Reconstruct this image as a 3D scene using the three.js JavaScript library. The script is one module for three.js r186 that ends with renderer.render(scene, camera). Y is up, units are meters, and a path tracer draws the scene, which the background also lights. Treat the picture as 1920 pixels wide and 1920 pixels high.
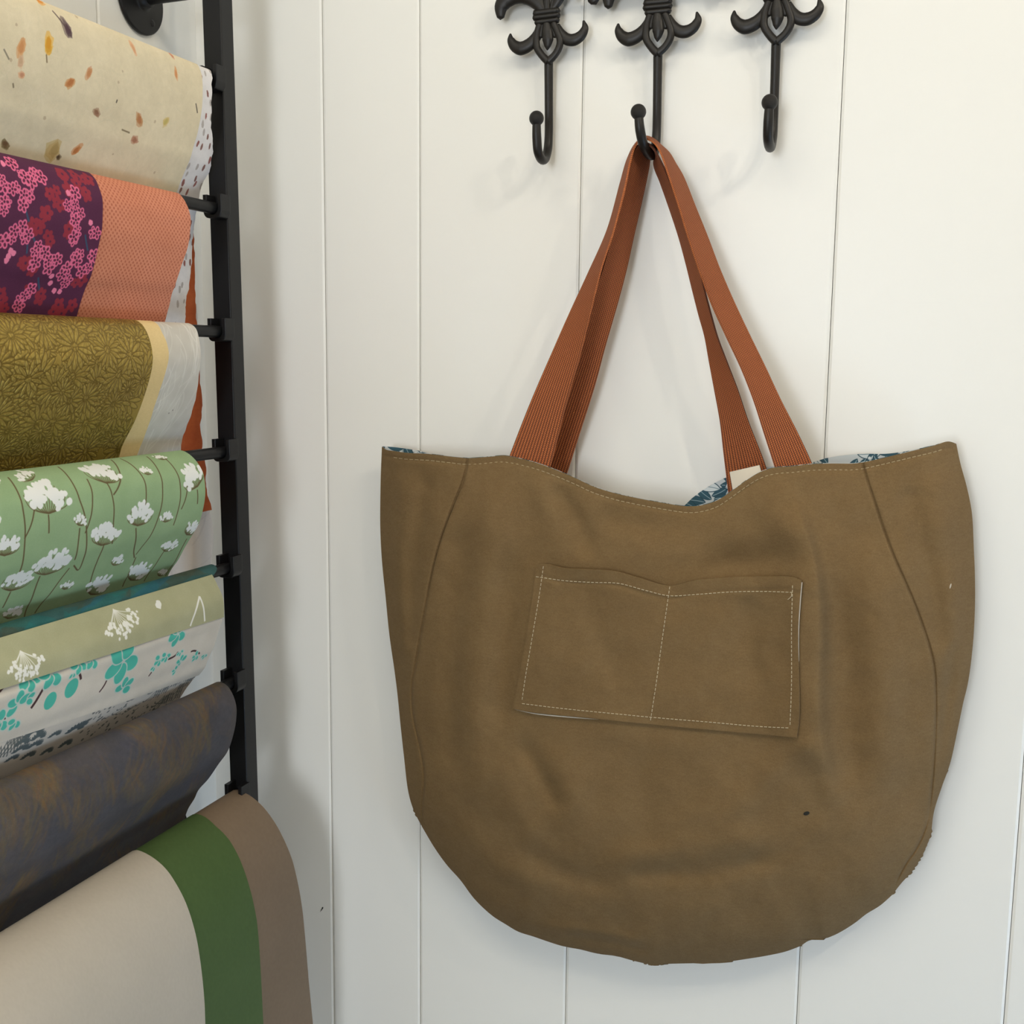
import * as THREE from 'three';
import { RectAreaLightUniformsLib } from 'three/addons/lights/RectAreaLightUniformsLib.js';
import { RoundedBoxGeometry } from 'three/addons/geometries/RoundedBoxGeometry.js';
import { mergeGeometries } from 'three/addons/utils/BufferGeometryUtils.js';
import { ImprovedNoise } from 'three/addons/math/ImprovedNoise.js';

// ------------------------------------------------------------------ camera, lights, exposure
const scene = new THREE.Scene();
const EYE = new THREE.Vector3(0, 1.45, 1.05);
const AX = [0.9383806, 0.05732733, -0.34081583], DN = [-0.01060084, 0.99045707, 0.13741333], IN = [0.34544098, -0.12533307, 0.93003341];
const camera = new THREE.PerspectiveCamera(49.134, 1, 0.02, 20);
camera.position.copy(EYE);
camera.up.set(-0.05732733, 0.99045707, -0.12533307);
camera.lookAt(EYE.x - 0.34081583, EYE.y - 0.13741333, EYE.z - 0.93003341);
scene.add(camera);
const renderer = new THREE.WebGLRenderer();
renderer.toneMapping = THREE.LinearToneMapping;
renderer.toneMappingExposure = 0.9;
renderer.shadowMap.enabled = true;
RectAreaLightUniformsLib.init();

const ROOM = { left: -0.7466, right: 1.25, front: 2.6, top: 2.5 };
// a frosted window, an added low window, an added ceiling panel: centre, size, the way it faces, power, tint
const PANELS = [
  { name: 'window_1', at: [-0.36, 1.48, 2.59], size: [0.5, 0.85], face: [0, 0, -1], power: 15, tint: [0.84, 0.9, 0.97] },
  { name: 'added_window_2', at: [1.24, 0.42, 0.5], size: [0.8, 0.7], face: [-1, 0, 0], power: 5.2, tint: [0.46, 0.7, 1.0] },  // added unseen source, puts cool light on the lower right of the wall
  { name: 'added_ceiling_panel', at: [-0.25, 2.49, 1.1], size: [1.2, 0.6], face: [0, -1, 0], power: 3.4, tint: [1.0, 0.9, 0.72] },  // added unseen overhead light, brightens the upper wall without sharp shadows
];
const LAMPS = [[0.73, 1.06], [0.92, 0.8]], LAMP_POWER = 0.95, LAMP_TINT = [1.0, 0.9, 0.74];
for (const p of PANELS) {
  const l = new THREE.RectAreaLight(new THREE.Color().setRGB(...p.tint), p.power, ...p.size);
  l.position.set(...p.at.map((v, i) => v + p.face[i] * 0.02)); l.up.set(0, p.face[1] ? 0 : 1, p.face[1] ? 1 : 0); l.lookAt(...p.at.map((v, i) => v + p.face[i])); l.name = p.name + '_light'; scene.add(l);
}

// ------------------------------------------------------------------ helpers
function rng(seed) { let a = seed >>> 0; return () => { a = (a + 0x6d2b79f5) | 0; let t = Math.imul(a ^ (a >>> 15), 1 | a); t = (t + Math.imul(t ^ (t >>> 7), 61 | t)) ^ t; return ((t ^ (t >>> 14)) >>> 0) / 4294967296; }; }
const perlin = new ImprovedNoise();
const clamp = THREE.MathUtils.clamp, lerp = THREE.MathUtils.lerp, smooth = THREE.MathUtils.smoothstep;
const V = (x, y, z) => new THREE.Vector3(x, y, z);
// a measured direction of the photograph, and the point where it meets the plane at depth z (from the back wall) or the plane at x
function sight(px, py) { const a = px - 960, b = py - 960, c = 2100; const d = [0, 1, 2].map((i) => 0); d[0] = AX[0] * a + AX[1] * b + AX[2] * c; d[1] = -(DN[0] * a + DN[1] * b + DN[2] * c); d[2] = -(IN[0] * a + IN[1] * b + IN[2] * c); return d; }
function at(px, py, z) { const d = sight(px, py), t = (z - EYE.z) / d[2]; return V(EYE.x + d[0] * t, EYE.y + d[1] * t, z); }
function atX(px, py, x) { const d = sight(px, py), t = (x - EYE.x) / d[0]; return V(x, EYE.y + d[1] * t, EYE.z + d[2] * t); }

const used = {};
function numbered(n) { used[n] = (used[n] ?? 0) + 1; return used[n] === 1 ? n : n + '_' + String(used[n] - 1).padStart(3, '0'); }
function thing(name, label, category, pos = [0, 0, 0], group) {
  const o = new THREE.Group(); o.name = numbered(name); o.position.set(...pos); o.userData = { label, category };
  if (group) o.userData.group = group;
  scene.add(o); return o;
}
function part(name, geometry, material, parent, label) {
  const m = new THREE.Mesh(geometry, material); m.name = name; m.castShadow = m.receiveShadow = true;
  if (label) m.userData.label = label;
  parent.add(m); return m;
}
function structure(name) { const g = new THREE.Group(); g.name = name; g.userData.kind = 'structure'; scene.add(g); return g; }
function box(w, h, d, x, y, z) { return new THREE.BoxGeometry(w, h, d).translate(x, y, z); }
function rbox(w, h, d, x, y, z, r = 0.0015) { return new RoundedBoxGeometry(w, h, d, 2, r).translate(x, y, z); }

// closed sheet of a given thickness from a grid of points P[j][i]; uv from UV[j][i]
function shell(P, UV, thick) {
  const nj = P.length, ni = P[0].length, N = [];
  const a = V(), b = V();
  for (let j = 0; j < nj; j++) { N.push([]); for (let i = 0; i < ni; i++) {
    a.subVectors(P[j][Math.min(i + 1, ni - 1)], P[j][Math.max(i - 1, 0)]); b.subVectors(P[Math.max(j - 1, 0)][i], P[Math.min(j + 1, nj - 1)][i]);
    const n = V().crossVectors(a, b); if (n.lengthSq() < 1e-18) n.copy(i && N[j][i - 1] ? N[j][i - 1] : j ? N[j - 1][i] : V(0, 0, 1)); N[j].push(n.normalize());
  } }
  const pos = [], nor = [], uv = [], idx = [];
  const push = (p, n, t) => { pos.push(p.x, p.y, p.z); nor.push(n.x, n.y, n.z); uv.push(t[0], t[1]); return pos.length / 3 - 1; };
  const F = [], B = [];
  for (let j = 0; j < nj; j++) { F.push([]); B.push([]); for (let i = 0; i < ni; i++) {
    F[j].push(push(P[j][i], N[j][i], UV[j][i]));
    B[j].push(push(P[j][i].clone().addScaledVector(N[j][i], -thick), N[j][i].clone().negate(), UV[j][i]));
  } }
  for (let j = 0; j < nj - 1; j++) for (let i = 0; i < ni - 1; i++) {
    idx.push(F[j][i], F[j + 1][i], F[j][i + 1], F[j][i + 1], F[j + 1][i], F[j + 1][i + 1]);
    idx.push(B[j][i], B[j][i + 1], B[j + 1][i], B[j][i + 1], B[j + 1][i + 1], B[j + 1][i]);
  }
  const rim = (list, flip) => {
    for (let k = 0; k < list.length - 1; k++) {
      const [j0, i0] = list[k], [j1, i1] = list[k + 1];
      const p0 = P[j0][i0], p1 = P[j1][i1], q0 = p0.clone().addScaledVector(N[j0][i0], -thick), q1 = p1.clone().addScaledVector(N[j1][i1], -thick);
      const n = V().crossVectors(V().subVectors(p1, p0), N[j0][i0]).normalize(); if (!(n.lengthSq() > 0.5)) continue; if (flip) n.negate();
      const s = push(p0, n, UV[j0][i0]); push(p1, n, UV[j1][i1]); push(q0, n, UV[j0][i0]); push(q1, n, UV[j1][i1]);
      if (flip) idx.push(s, s + 1, s + 2, s + 1, s + 3, s + 2); else idx.push(s, s + 2, s + 1, s + 1, s + 2, s + 3);
    }
  };
  const js = [...Array(nj).keys()], is = [...Array(ni).keys()];
  rim(is.map((i) => [0, i]), true); rim(is.map((i) => [nj - 1, i]), false); rim(js.map((j) => [j, 0]), false); rim(js.map((j) => [j, ni - 1]), true);
  const g = new THREE.BufferGeometry();
  g.setAttribute('position', new THREE.Float32BufferAttribute(pos, 3)); g.setAttribute('normal', new THREE.Float32BufferAttribute(nor, 3)); g.setAttribute('uv', new THREE.Float32BufferAttribute(uv, 2)); g.setIndex(idx);
  return g;
}
// swept tube with a radius per point; sz flattens it towards the wall
function sweep(points, radii, opts = {}) {
  const { seg = 40, sides = 14, flat = 1, caps = true } = opts;
  const curve = new THREE.CatmullRomCurve3(points, false, 'centripetal'), pos = [], idx = [];
  const n = points.length - 1, up = opts.up ?? V(0, 0, 1);
  for (let k = 0; k <= seg; k++) {
    const t = k / seg, p = curve.getPoint(t), d = curve.getTangent(t), f = t * n, i = Math.min(n - 1, Math.floor(f)), r = lerp(radii[i], radii[i + 1], f - i);
    const s = V().crossVectors(up, d).normalize(), u = V().crossVectors(d, s).normalize();
    for (let c = 0; c < sides; c++) { const a = (c / sides) * Math.PI * 2; const q = p.clone().addScaledVector(s, Math.cos(a) * r).addScaledVector(u, Math.sin(a) * r * flat); pos.push(q.x, q.y, q.z); }
  }
  for (let k = 0; k < seg; k++) for (let c = 0; c < sides; c++) { const a = k * sides + c, b = k * sides + ((c + 1) % sides); idx.push(a, b, a + sides, b, b + sides, a + sides); }
  if (caps) for (const e of [0, 1]) { const p = curve.getPoint(e), d = curve.getTangent(e).multiplyScalar((e ? 1 : -1) * radii[e ? n : 0] * 0.6); pos.push(p.x + d.x, p.y + d.y, p.z + d.z); const m = pos.length / 3 - 1, o = e * seg * sides; for (let c = 0; c < sides; c++) { const a = o + c, b = o + ((c + 1) % sides); if (e) idx.push(a, b, m); else idx.push(b, a, m); } }
  const g = new THREE.BufferGeometry(); g.setAttribute('position', new THREE.Float32BufferAttribute(pos, 3)); g.setIndex(idx); g.computeVertexNormals();
  g.setAttribute('uv', new THREE.Float32BufferAttribute(new Float32Array((pos.length / 3) * 2), 2));
  return g;
}
const merge = (list) => mergeGeometries(list.map((g) => { const q = g.index ? g.toNonIndexed() : g; for (const k of Object.keys(q.attributes)) if (!['position', 'normal', 'uv'].includes(k)) q.deleteAttribute(k); return q; }), false);

// polylines in the measured plane
function poly(points) { // sampler by arc length
  const L = [0]; for (let i = 1; i < points.length; i++) L.push(L[i - 1] + Math.hypot(points[i][0] - points[i - 1][0], points[i][1] - points[i - 1][1]));
  const T = L[L.length - 1];
  const f = (t) => { const s = clamp(t, 0, 1) * T; let i = 1; while (i < L.length - 1 && L[i] < s) i++; const k = (s - L[i - 1]) / Math.max(1e-9, L[i] - L[i - 1]); return [lerp(points[i - 1][0], points[i][0], k), lerp(points[i - 1][1], points[i][1], k)]; };
  f.length_ = T; return f;
}
function curve2(points, n = 120) { // smooth curve through points, as a dense polyline
  const c = new THREE.CatmullRomCurve3(points.map((p) => V(p[0], p[1], 0)), false, 'centripetal');
  return c.getSpacedPoints(n).map((p) => [p.x, p.y]);
}
function segDist(points) { return (x, y) => { let m = 1e9; for (let i = 1; i < points.length; i++) { const [ax, ay] = points[i - 1], [bx, by] = points[i], dx = bx - ax, dy = by - ay; const t = clamp(((x - ax) * dx + (y - ay) * dy) / (dx * dx + dy * dy + 1e-9), 0, 1); const d = (x - ax - t * dx) ** 2 + (y - ay - t * dy) ** 2; if (d < m) m = d; } return Math.sqrt(m); }; }
function coons(top, bottom, left, right) {
  const c00 = top(0), c10 = top(1), c01 = bottom(0), c11 = bottom(1);
  return (u, v) => { const t = top(u), b = bottom(u), l = left(v), r = right(v); return [0, 1].map((k) => (1 - v) * t[k] + v * b[k] + (1 - u) * l[k] + u * r[k] - ((1 - u) * (1 - v) * c00[k] + u * (1 - v) * c10[k] + (1 - u) * v * c01[k] + u * v * c11[k])); };
}
// textures
function canvas(w, h) { const c = document.createElement('canvas'); c.width = w; c.height = h; return c; }
function texture(c, colour = true, repeat) { const t = new THREE.CanvasTexture(c); if (colour) t.colorSpace = THREE.SRGBColorSpace; t.magFilter = THREE.LinearFilter; t.wrapS = t.wrapT = THREE.RepeatWrapping; if (repeat) t.repeat.set(...repeat); return t; }
const rgb = (r, g, b, a = 1) => `rgba(${r | 0},${g | 0},${b | 0},${a})`;
// adds grain to a canvas: amp in 8-bit levels, layers of [cells, amp, stretch]
function grain(c, seed, layers) {
  const x = c.getContext('2d'), im = x.getImageData(0, 0, c.width, c.height), d = im.data, R = rng(seed);
  for (let j = 0; j < c.height; j++) for (let i = 0; i < c.width; i++) {
    let n = 0; for (const [cell, amp, sx = 1, sy = 1] of layers) n += cell < 1.5 ? (R() - 0.5) * 2 * amp : perlin.noise((i / cell) * sx, (j / cell) * sy, seed * 1.7 + cell) * amp;
    const o = (j * c.width + i) * 4; d[o] += n; d[o + 1] += n; d[o + 2] += n;
  }
  x.putImageData(im, 0, 0); return c;
}
function plain(w, h, col, seed, layers) { const c = canvas(w, h), x = c.getContext('2d'); x.fillStyle = rgb(...col); x.fillRect(0, 0, w, h); return grain(c, seed, layers); }

// ------------------------------------------------------------------ materials
const wallMat = new THREE.MeshStandardMaterial({ color: new THREE.Color().setRGB(0.83, 0.822, 0.775), roughness: 0.42, bumpMap: texture(plain(256, 256, [128, 128, 128], 5, [[40, 40, 1, 0.3], [12, 18, 1, 0.4], [1, 5]]), false, [4, 4]), bumpScale: 0.0003 });
const blackMat = new THREE.MeshPhysicalMaterial({ color: new THREE.Color().setRGB(0.006, 0.006, 0.0065), roughness: 0.4, specularIntensity: 0.6 });
const ironTex = plain(128, 128, [128, 128, 128], 9, [[20, 60], [7, 40], [1, 10]]);
const ironMat = new THREE.MeshPhysicalMaterial({ color: new THREE.Color().setRGB(0.0125, 0.0105, 0.0085), roughness: 0.42, specularIntensity: 0.7, bumpMap: texture(ironTex, false, [20, 20]), bumpScale: 0.0003 });
const whiteMat = new THREE.MeshStandardMaterial({ color: new THREE.Color().setRGB(0.42, 0.41, 0.39), roughness: 0.7 });

// ------------------------------------------------------------------ the room
{
  // boards with chamfered long edges, standing on a backing wall
  const T = 0.012;
  function board(w, h) {
    const c = 0.0024, e = 0.0011;
    const s = new THREE.Shape([[0, -T], [0, -e], [c, 0], [w - c, 0], [w, -e], [w, -T]].map(([a, b]) => new THREE.Vector2(a, b)));
    const g = new THREE.ExtrudeGeometry(s, { depth: h, bevelEnabled: false });
    g.rotateX(-Math.PI / 2); g.scale(1, 1, -1); // shape's y becomes depth towards the room, extrusion becomes height
    const i = g.index, p = g.attributes.position; for (let k = 0; k < p.count; k += 3) { for (const at_ of [p, g.attributes.uv, g.attributes.normal]) { const a = [], b = []; for (let q = 0; q < at_.itemSize; q++) { a.push(at_.getComponent(k + 1, q)); b.push(at_.getComponent(k + 2, q)); } for (let q = 0; q < at_.itemSize; q++) { at_.setComponent(k + 1, q, b[q]); at_.setComponent(k + 2, q, a[q]); } } }
    g.computeVertexNormals(); return g;
  }
  const back = structure('wall_back');
  part('backing', box(ROOM.right - ROOM.left + 0.4, ROOM.top + 0.2, 0.1, (ROOM.right + ROOM.left) / 2, ROOM.top / 2, -0.05 - T - 0.0005), wallMat, back);
  const xs = [ROOM.left - 0.004, -0.5955, -0.4871, -0.3192, -0.0836, 0.0997, 0.222, 0.405, 0.515, 0.68, 0.86, 1.09, 1.25];
  for (let k = 0; k < xs.length - 1; k++) { const m = part('plank', board(xs[k + 1] - xs[k] - 0.0006, ROOM.top), wallMat, back); m.position.set(xs[k] + 0.0003, 0, 0); }
  // the chipped spot in the paint
  const chip = new THREE.Shape([[-5, -7.5], [-3, -5.5], [-2.4, -2], [0.2, 1], [0.6, 4], [3, 7.5], [4.8, 6.8], [4.4, 3], [2.4, 1.2], [1.4, -1.4], [-1.2, -3.6], [-3, -7]].map(([a, b]) => new THREE.Vector2(a * 0.00045, b * 0.00045)));
  part('paint_chip', new THREE.ExtrudeGeometry(chip, { depth: 0.0002, bevelEnabled: false }).translate(...at(603, 1705, 0).toArray()), blackMat, back, 'small dark chip in the white paint beside the board joint');
  const left = structure('wall_left');
  part('backing', box(0.1, ROOM.top + 0.2, ROOM.front + 0.3, ROOM.left - 0.05 - T - 0.0005, ROOM.top / 2, ROOM.front / 2), wallMat, left);
  const zs = [-0.004, 0.152, 0.262, 0.43, 0.665, 0.85, 0.97, 1.15, 1.26, 1.42, 1.6, 1.83, 1.94, 2.11, 2.34, 2.6];
  for (let k = 0; k < zs.length - 1; k++) { const m = part('plank', board(zs[k + 1] - zs[k] - 0.0006, ROOM.top), wallMat, left); m.rotation.y = Math.PI / 2; m.position.set(ROOM.left, 0, zs[k + 1] - 0.0003); }
  const oak = new THREE.MeshStandardMaterial({ color: new THREE.Color().setRGB(0.08, 0.065, 0.05), roughness: 0.6 });
  const fl = structure('floor'); part('floor_slab', box(3, 0.1, 3.4, 0.25, -0.05, 1.3), oak, fl);
  const ce = structure('ceiling'); part('ceiling_slab', box(3, 0.1, 3.4, 0.25, ROOM.top + 0.05, 1.3), whiteMat, ce);
  const fr = structure('wall_front'); part('wall_slab', box(3, ROOM.top + 0.2, 0.1, 0.25, ROOM.top / 2, ROOM.front + 0.05), whiteMat, fr);
  const ri = structure('wall_right'); part('wall_slab', box(0.1, ROOM.top + 0.2, 3.4, ROOM.right + 0.05, ROOM.top / 2, 1.3), whiteMat, ri);
  const glow = (tint, k) => new THREE.MeshStandardMaterial({ color: 0xffffff, roughness: 0.5, emissive: new THREE.Color().setRGB(...tint), emissiveIntensity: k });
  for (const p of PANELS) {
    const window_ = p.face[1] === 0, [w, h] = p.size, f = 0.04;
    const g = window_ ? structure(p.name) : thing(p.name, 'added flat square-edged ceiling light panel, unseen above the room', 'light');
    const put = (geo) => { if (p.face[0]) geo.rotateY(-Math.PI / 2); if (p.face[1]) geo.rotateX(Math.PI / 2); return geo.translate(...p.at); };
    part(window_ ? 'pane' : 'diffuser', put(box(w, h, 0.012, 0, 0, 0)), glow(p.tint, 0.9), g);
    part('frame', put(merge([box(f, h + 2 * f, 0.04, -w / 2 - f / 2, 0, 0), box(f, h + 2 * f, 0.04, w / 2 + f / 2, 0, 0), box(w, f, 0.04, 0, h / 2 + f / 2, 0), box(w, f, 0.04, 0, -h / 2 - f / 2, 0)])), whiteMat, g);
  }
  LAMPS.forEach(([x, z], i) => {
    const t = thing('ceiling_light', i ? 'round ceiling downlight farther from the hooks, near the right wall' : 'round ceiling downlight nearest the hooks, in front of the wall', 'light', [x, ROOM.top, z]);
    part('trim_ring', new THREE.TorusGeometry(0.05, 0.008, 10, 40).rotateX(Math.PI / 2), whiteMat, t);
    part('diffuser', new THREE.CylinderGeometry(0.045, 0.045, 0.006, 32).translate(0, -0.001, 0), glow(LAMP_TINT, 3), t);
    const l = new THREE.PointLight(new THREE.Color().setRGB(...LAMP_TINT), LAMP_POWER); l.shadow.radius = 1.1; l.castShadow = true; l.position.set(0, -0.05, 0); l.name = 'downlight'; t.add(l);
  });
}

// ------------------------------------------------------------------ wall hooks
{
  const rail = thing('coat_rack', 'dark cast-iron rack of fleur-de-lis wall hooks on the white boards', 'hook rack', [0, 0, 0]);
  const J = at(1028, 115, 0.014), loc = (px, py, dz = 0) => { const p = at(px, py, 0.014); return V(p.x - J.x, p.y - J.y, dz); };
  const k = 0.00049; // metres per measured pixel here
  const pts = (list, z = 0) => list.map(([a, b, dz = 0]) => loc(a, b, z + dz)), rad = (list) => list.map((r) => r * k);
  // local fleur, origin at the top of the stem
  const curlL = sweep(pts([[1014, 55], [1004, 72], [991, 84], [977, 89], [965, 83], [959, 72], [958.5, 61]]), rad([9, 11, 12.5, 13, 10.5, 7.5, 2]), { flat: 0.62 });
  const curlR = sweep(pts([[1044, 51], [1054, 66], [1065, 75], [1078, 76], [1091, 68], [1098, 55], [1096, 41]]), rad([9, 10, 11, 11.5, 10, 7.5, 2]), { flat: 0.62 });
  const loopL = sweep(pts([[1015, 46], [1010, 62], [1008, 78], [1009, 90], [1018, 105], [1029, 117]], 0.002), rad([6.5, 6.5, 6.8, 7, 7, 7.5]), { flat: 0.8 });
  const loopR = sweep(pts([[1041, 44], [1047, 60], [1052, 75], [1051, 88], [1043, 103], [1029, 117]], 0.002), rad([6.5, 6.5, 6.8, 7, 7, 7.5]), { flat: 0.8 });
  const drop = sweep(pts([[1028, 44], [1029, 60], [1030, 76], [1029, 88], [1028.5, 95]], 0.0025), rad([7, 11, 11, 6.5, 1.5]), { flat: 0.6 });
  const rib = (x0, x1) => sweep(pts([[x0, 44], [x1, 70]], 0.0015), rad([5, 5]), { flat: 0.7, seg: 10 });
  const fleurLow = merge([curlL, curlR, loopL, loopR, drop, rib(1020, 1016), rib(1037, 1043)]);
  const collar = merge([sweep(pts([[1006, 26], [1051, 22]], 0.002), rad([6.5, 6.5]), { flat: 1.2, seg: 8 }), sweep(pts([[1005, 34.5], [1052, 30.5]], 0.0025), rad([5.5, 5.5]), { flat: 1.3, seg: 8 }), sweep(pts([[1008, 43], [1050, 39]], 0.002), rad([5.5, 5.5]), { flat: 1.2, seg: 8 })]);
  const upper = merge([
    sweep(pts([[1022, 22], [1012, 6], [996, -8], [974, -13], [954, -5], [943, 10], [941, 30]]), rad([9, 13, 16, 18, 17.5, 14.5, 7.5]), { flat: 0.6 }),
    sweep(pts([[1036, 20], [1048, 3], [1058, -16], [1068, -34], [1080, -38], [1090, -22], [1077, -4]]), rad([7, 10, 12, 13, 12, 9, 6]), { flat: 0.6 }),
    sweep(pts([[1028, 22], [1029, -10], [1030, -45], [1030, -80]], 0.001), rad([6, 8, 14, 3]), { flat: 0.6 }),
    sweep(pts([[1022, 22], [1019, -2], [1012, -30]], 0.001), rad([4, 4, 4]), { flat: 0.7, seg: 10 }), sweep(pts([[1036, 22], [1041, -2], [1048, -30]], 0.001), rad([4, 4, 4]), { flat: 0.7, seg: 10 })]);
  const linkGeo = merge([sweep(pts([[1108, -14], [1113, -3], [1116, 4]]), rad([10, 12, 9]), { flat: 0.5, seg: 16 }), sweep(pts([[1136, -14], [1141, -2], [1144, 2]]), rad([10, 11, 9]), { flat: 0.5, seg: 16 }), sweep(pts([[1085, -16], [1128, -16], [1168, -20]]), rad([7, 12, 7]), { flat: 0.5, seg: 16 })]);
  const H = [{ j: at(1028, 115, 0.014), a: 0.03, bz: 0.043, by: 222, bx: 1006, low: 0.0985 }, { j: at(1233, 100, 0.014), a: 0.005, bz: 0.058, by: 210, bx: 1197, low: 0.0965 }, { j: at(1455, 78, 0.014), a: 0, bz: 0.05, by: 192, bx: 1443, low: 0.096 }];
  const words = ['left hook, its fleur whole to the collar', 'middle hook, carrying the bag', 'right hook, with a glossy ball'];
  H.forEach((h, i) => {
    const f = part('fleur_ornament', fleurLow, ironMat, rail); f.position.copy(h.j); f.rotation.z = h.a;
    part('collar', collar, ironMat, f);
    part('upper_petals', upper, ironMat, f);
    const ball = at(h.bx, h.by, h.bz), y0 = h.j.y - 0.094;
    const hook = part('hook', merge([
      sweep([V(h.j.x, h.j.y + 0.002, 0.013), V(h.j.x, h.j.y - 0.03, 0.011), V(h.j.x, h.j.y - 0.066, 0.0095), V(h.j.x, y0 + 0.016, 0.0115), V(h.j.x, y0 + 0.0055, 0.019), V(lerp(h.j.x, ball.x, 0.15), y0 + 0.003, 0.028), V(lerp(h.j.x, ball.x, 0.4), y0 + 0.008, lerp(0.028, h.bz, 0.7)), V(lerp(h.j.x, ball.x, 0.7), y0 + 0.02, h.bz - 0.001), V(ball.x, ball.y, h.bz)],
        [0.0042, 0.004, 0.004, 0.0042, 0.0043, 0.0043, 0.0043, 0.0043, 0.0038], { seg: 90, up: V(1, 0, 0) })]), ironMat, rail, words[i]);
    part('ball_tip', new THREE.SphereGeometry(0.0068, 28, 20).translate(ball.x, ball.y, h.bz), ironMat, hook);
    if (i < 2) { const l = part('link_ornament', linkGeo, ironMat, rail); l.position.copy(h.j); }
  });
  part('rail_bar', rbox(0.36, 0.016, 0.006, (H[0].j.x + H[2].j.x) / 2, H[0].j.y + 0.094, 0.008), ironMat, rail);
}

// ------------------------------------------------------------------ the tote bag
{
  const bag = thing('tote_bag', 'large khaki canvas tote bag with rust webbing straps hanging from the middle hook', 'bag', [0, 0, 0]);
  const tw = canvas(512, 512), tx = tw.getContext('2d'); tx.fillStyle = rgb(111, 88, 54); tx.fillRect(0, 0, 512, 512);
  grain(tw, 31, [[170, 3], [60, 2.5], [22, 2.5], [6, 4, 0.7, 1.5], [2.2, 6, 0.8, 1.4], [1, 4]]);
  const twb = plain(512, 512, [128, 128, 128], 33, [[30, 8], [6, 22, 0.6, 1.7], [2.5, 34, 0.8, 1.4], [1, 20]]);
  const canvasMat = new THREE.MeshStandardMaterial({ map: texture(tw, true, [4, 4]), bumpMap: texture(twb, false, [6, 6]), bumpScale: 0.0004, roughness: 0.92 });
  canvasMat.name = 'khaki canvas';
  // printed lining
  const lc = canvas(768, 768), lx = lc.getContext('2d'), LR = rng(77);
  lx.fillStyle = rgb(196, 203, 205); lx.fillRect(0, 0, 768, 768);
  for (let i = 0; i < 430; i++) {
    const x = LR() * 768, y = LR() * 768, a = LR() * 6.28, s = 40 + LR() * 50;
    for (const [ox, oy] of [[0, 0], [768, 0], [0, 768], [-768, 0], [0, -768]]) {
      lx.save(); lx.translate(x + ox, y + oy); lx.rotate(a);
      const dark = i % 3 !== 0; lx.fillStyle = dark ? rgb(52, 88, 102) : rgb(206, 214, 216); lx.strokeStyle = rgb(44, 76, 90); lx.lineWidth = 3;
      lx.beginPath(); lx.moveTo(0, 0); lx.bezierCurveTo(s * 0.3, -s * 0.4, s * 0.8, -s * 0.3, s, 0); lx.bezierCurveTo(s * 0.7, s * 0.2, s * 0.3, s * 0.25, 0, 0); lx.fill(); lx.stroke();
      lx.strokeStyle = dark ? rgb(170, 188, 194) : rgb(90, 120, 130); lx.lineWidth = 2; lx.beginPath(); lx.moveTo(2, 0); lx.quadraticCurveTo(s * 0.5, -s * 0.08, s * 0.95, 0); lx.stroke();
      if (i % 5 === 0) { lx.fillStyle = rgb(214, 220, 221); for (let b = 0; b < 4; b++) { lx.beginPath(); lx.arc(s * 0.4 + 9 * Math.cos(b * 1.57), 9 * Math.sin(b * 1.57), 6, 0, 7); lx.fill(); } }
      lx.restore();
    }
  }
  const liningMat = new THREE.MeshStandardMaterial({ map: texture(lc, true, [5.2, 5.2]), roughness: 0.9 });
  const creamMat = new THREE.MeshStandardMaterial({ color: new THREE.Color().setRGB(0.62, 0.56, 0.46), roughness: 0.95, bumpMap: texture(twb, false, [14, 14]), bumpScale: 0.0004 });
  const threadMat = new THREE.MeshStandardMaterial({ color: new THREE.Color().setRGB(0.36, 0.28, 0.16), roughness: 0.8 });
  const paleThread = new THREE.MeshStandardMaterial({ color: new THREE.Color().setRGB(0.5, 0.42, 0.28), roughness: 0.8 });

  const rimPts = [[716, 838], [722, 843], [740, 846], [760, 849], [800, 851], [836, 855], [865, 858], [876, 859], [920, 856], [945, 854], [958, 856], [1000, 866], [1040, 880], [1078, 896], [1110, 911], [1150, 924], [1200, 935], [1250, 944], [1285, 949], [1312, 948], [1345, 938], [1375, 918], [1400, 900], [1425, 885], [1450, 877], [1485, 874], [1522, 870], [1560, 869], [1600, 869], [1617, 867], [1650, 860], [1700, 848], [1750, 836], [1780, 828], [1793, 832]];
  const leftPts = [[716, 838], [714, 890], [713, 940], [713, 990], [716, 1050], [723, 1120], [730, 1190], [740, 1260], [745, 1300], [751, 1360], [757, 1415], [766, 1487], [776, 1520], [790, 1548]];
  const botPts = [[790, 1548], [815, 1590], [838, 1622], [863, 1650], [890, 1686], [923, 1717], [948, 1733], [972, 1747], [1000, 1756], [1026, 1765], [1055, 1774], [1087, 1780], [1120, 1788], [1153, 1792], [1190, 1802], [1226, 1809], [1250, 1807], [1274, 1806], [1320, 1805], [1364, 1803], [1400, 1798], [1437, 1792], [1470, 1785], [1485, 1780], [1502, 1773], [1516, 1764], [1530, 1761], [1546, 1760], [1565, 1753], [1582, 1744], [1605, 1729], [1624, 1714], [1650, 1698], [1673, 1678]];
  const rightUp = [[1673, 1678], [1690, 1656], [1710, 1634], [1727, 1608], [1740, 1580], [1745, 1566], [1751, 1523], [1766, 1475], [1781, 1433], [1796, 1366], [1806, 1318], [1815, 1280], [1824, 1210], [1828, 1140], [1828, 1080], [1826, 1030], [1822, 960], [1812, 910], [1801, 870], [1793, 832]];
  const seamL = curve2([[876, 859], [874, 878], [867, 905], [852, 942], [832, 995], [816, 1048], [803, 1110], [790, 1180], [780, 1240], [772, 1290], [774, 1340], [782, 1380], [792, 1427], [795, 1460], [792, 1500], [790, 1548]], 140);
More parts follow.
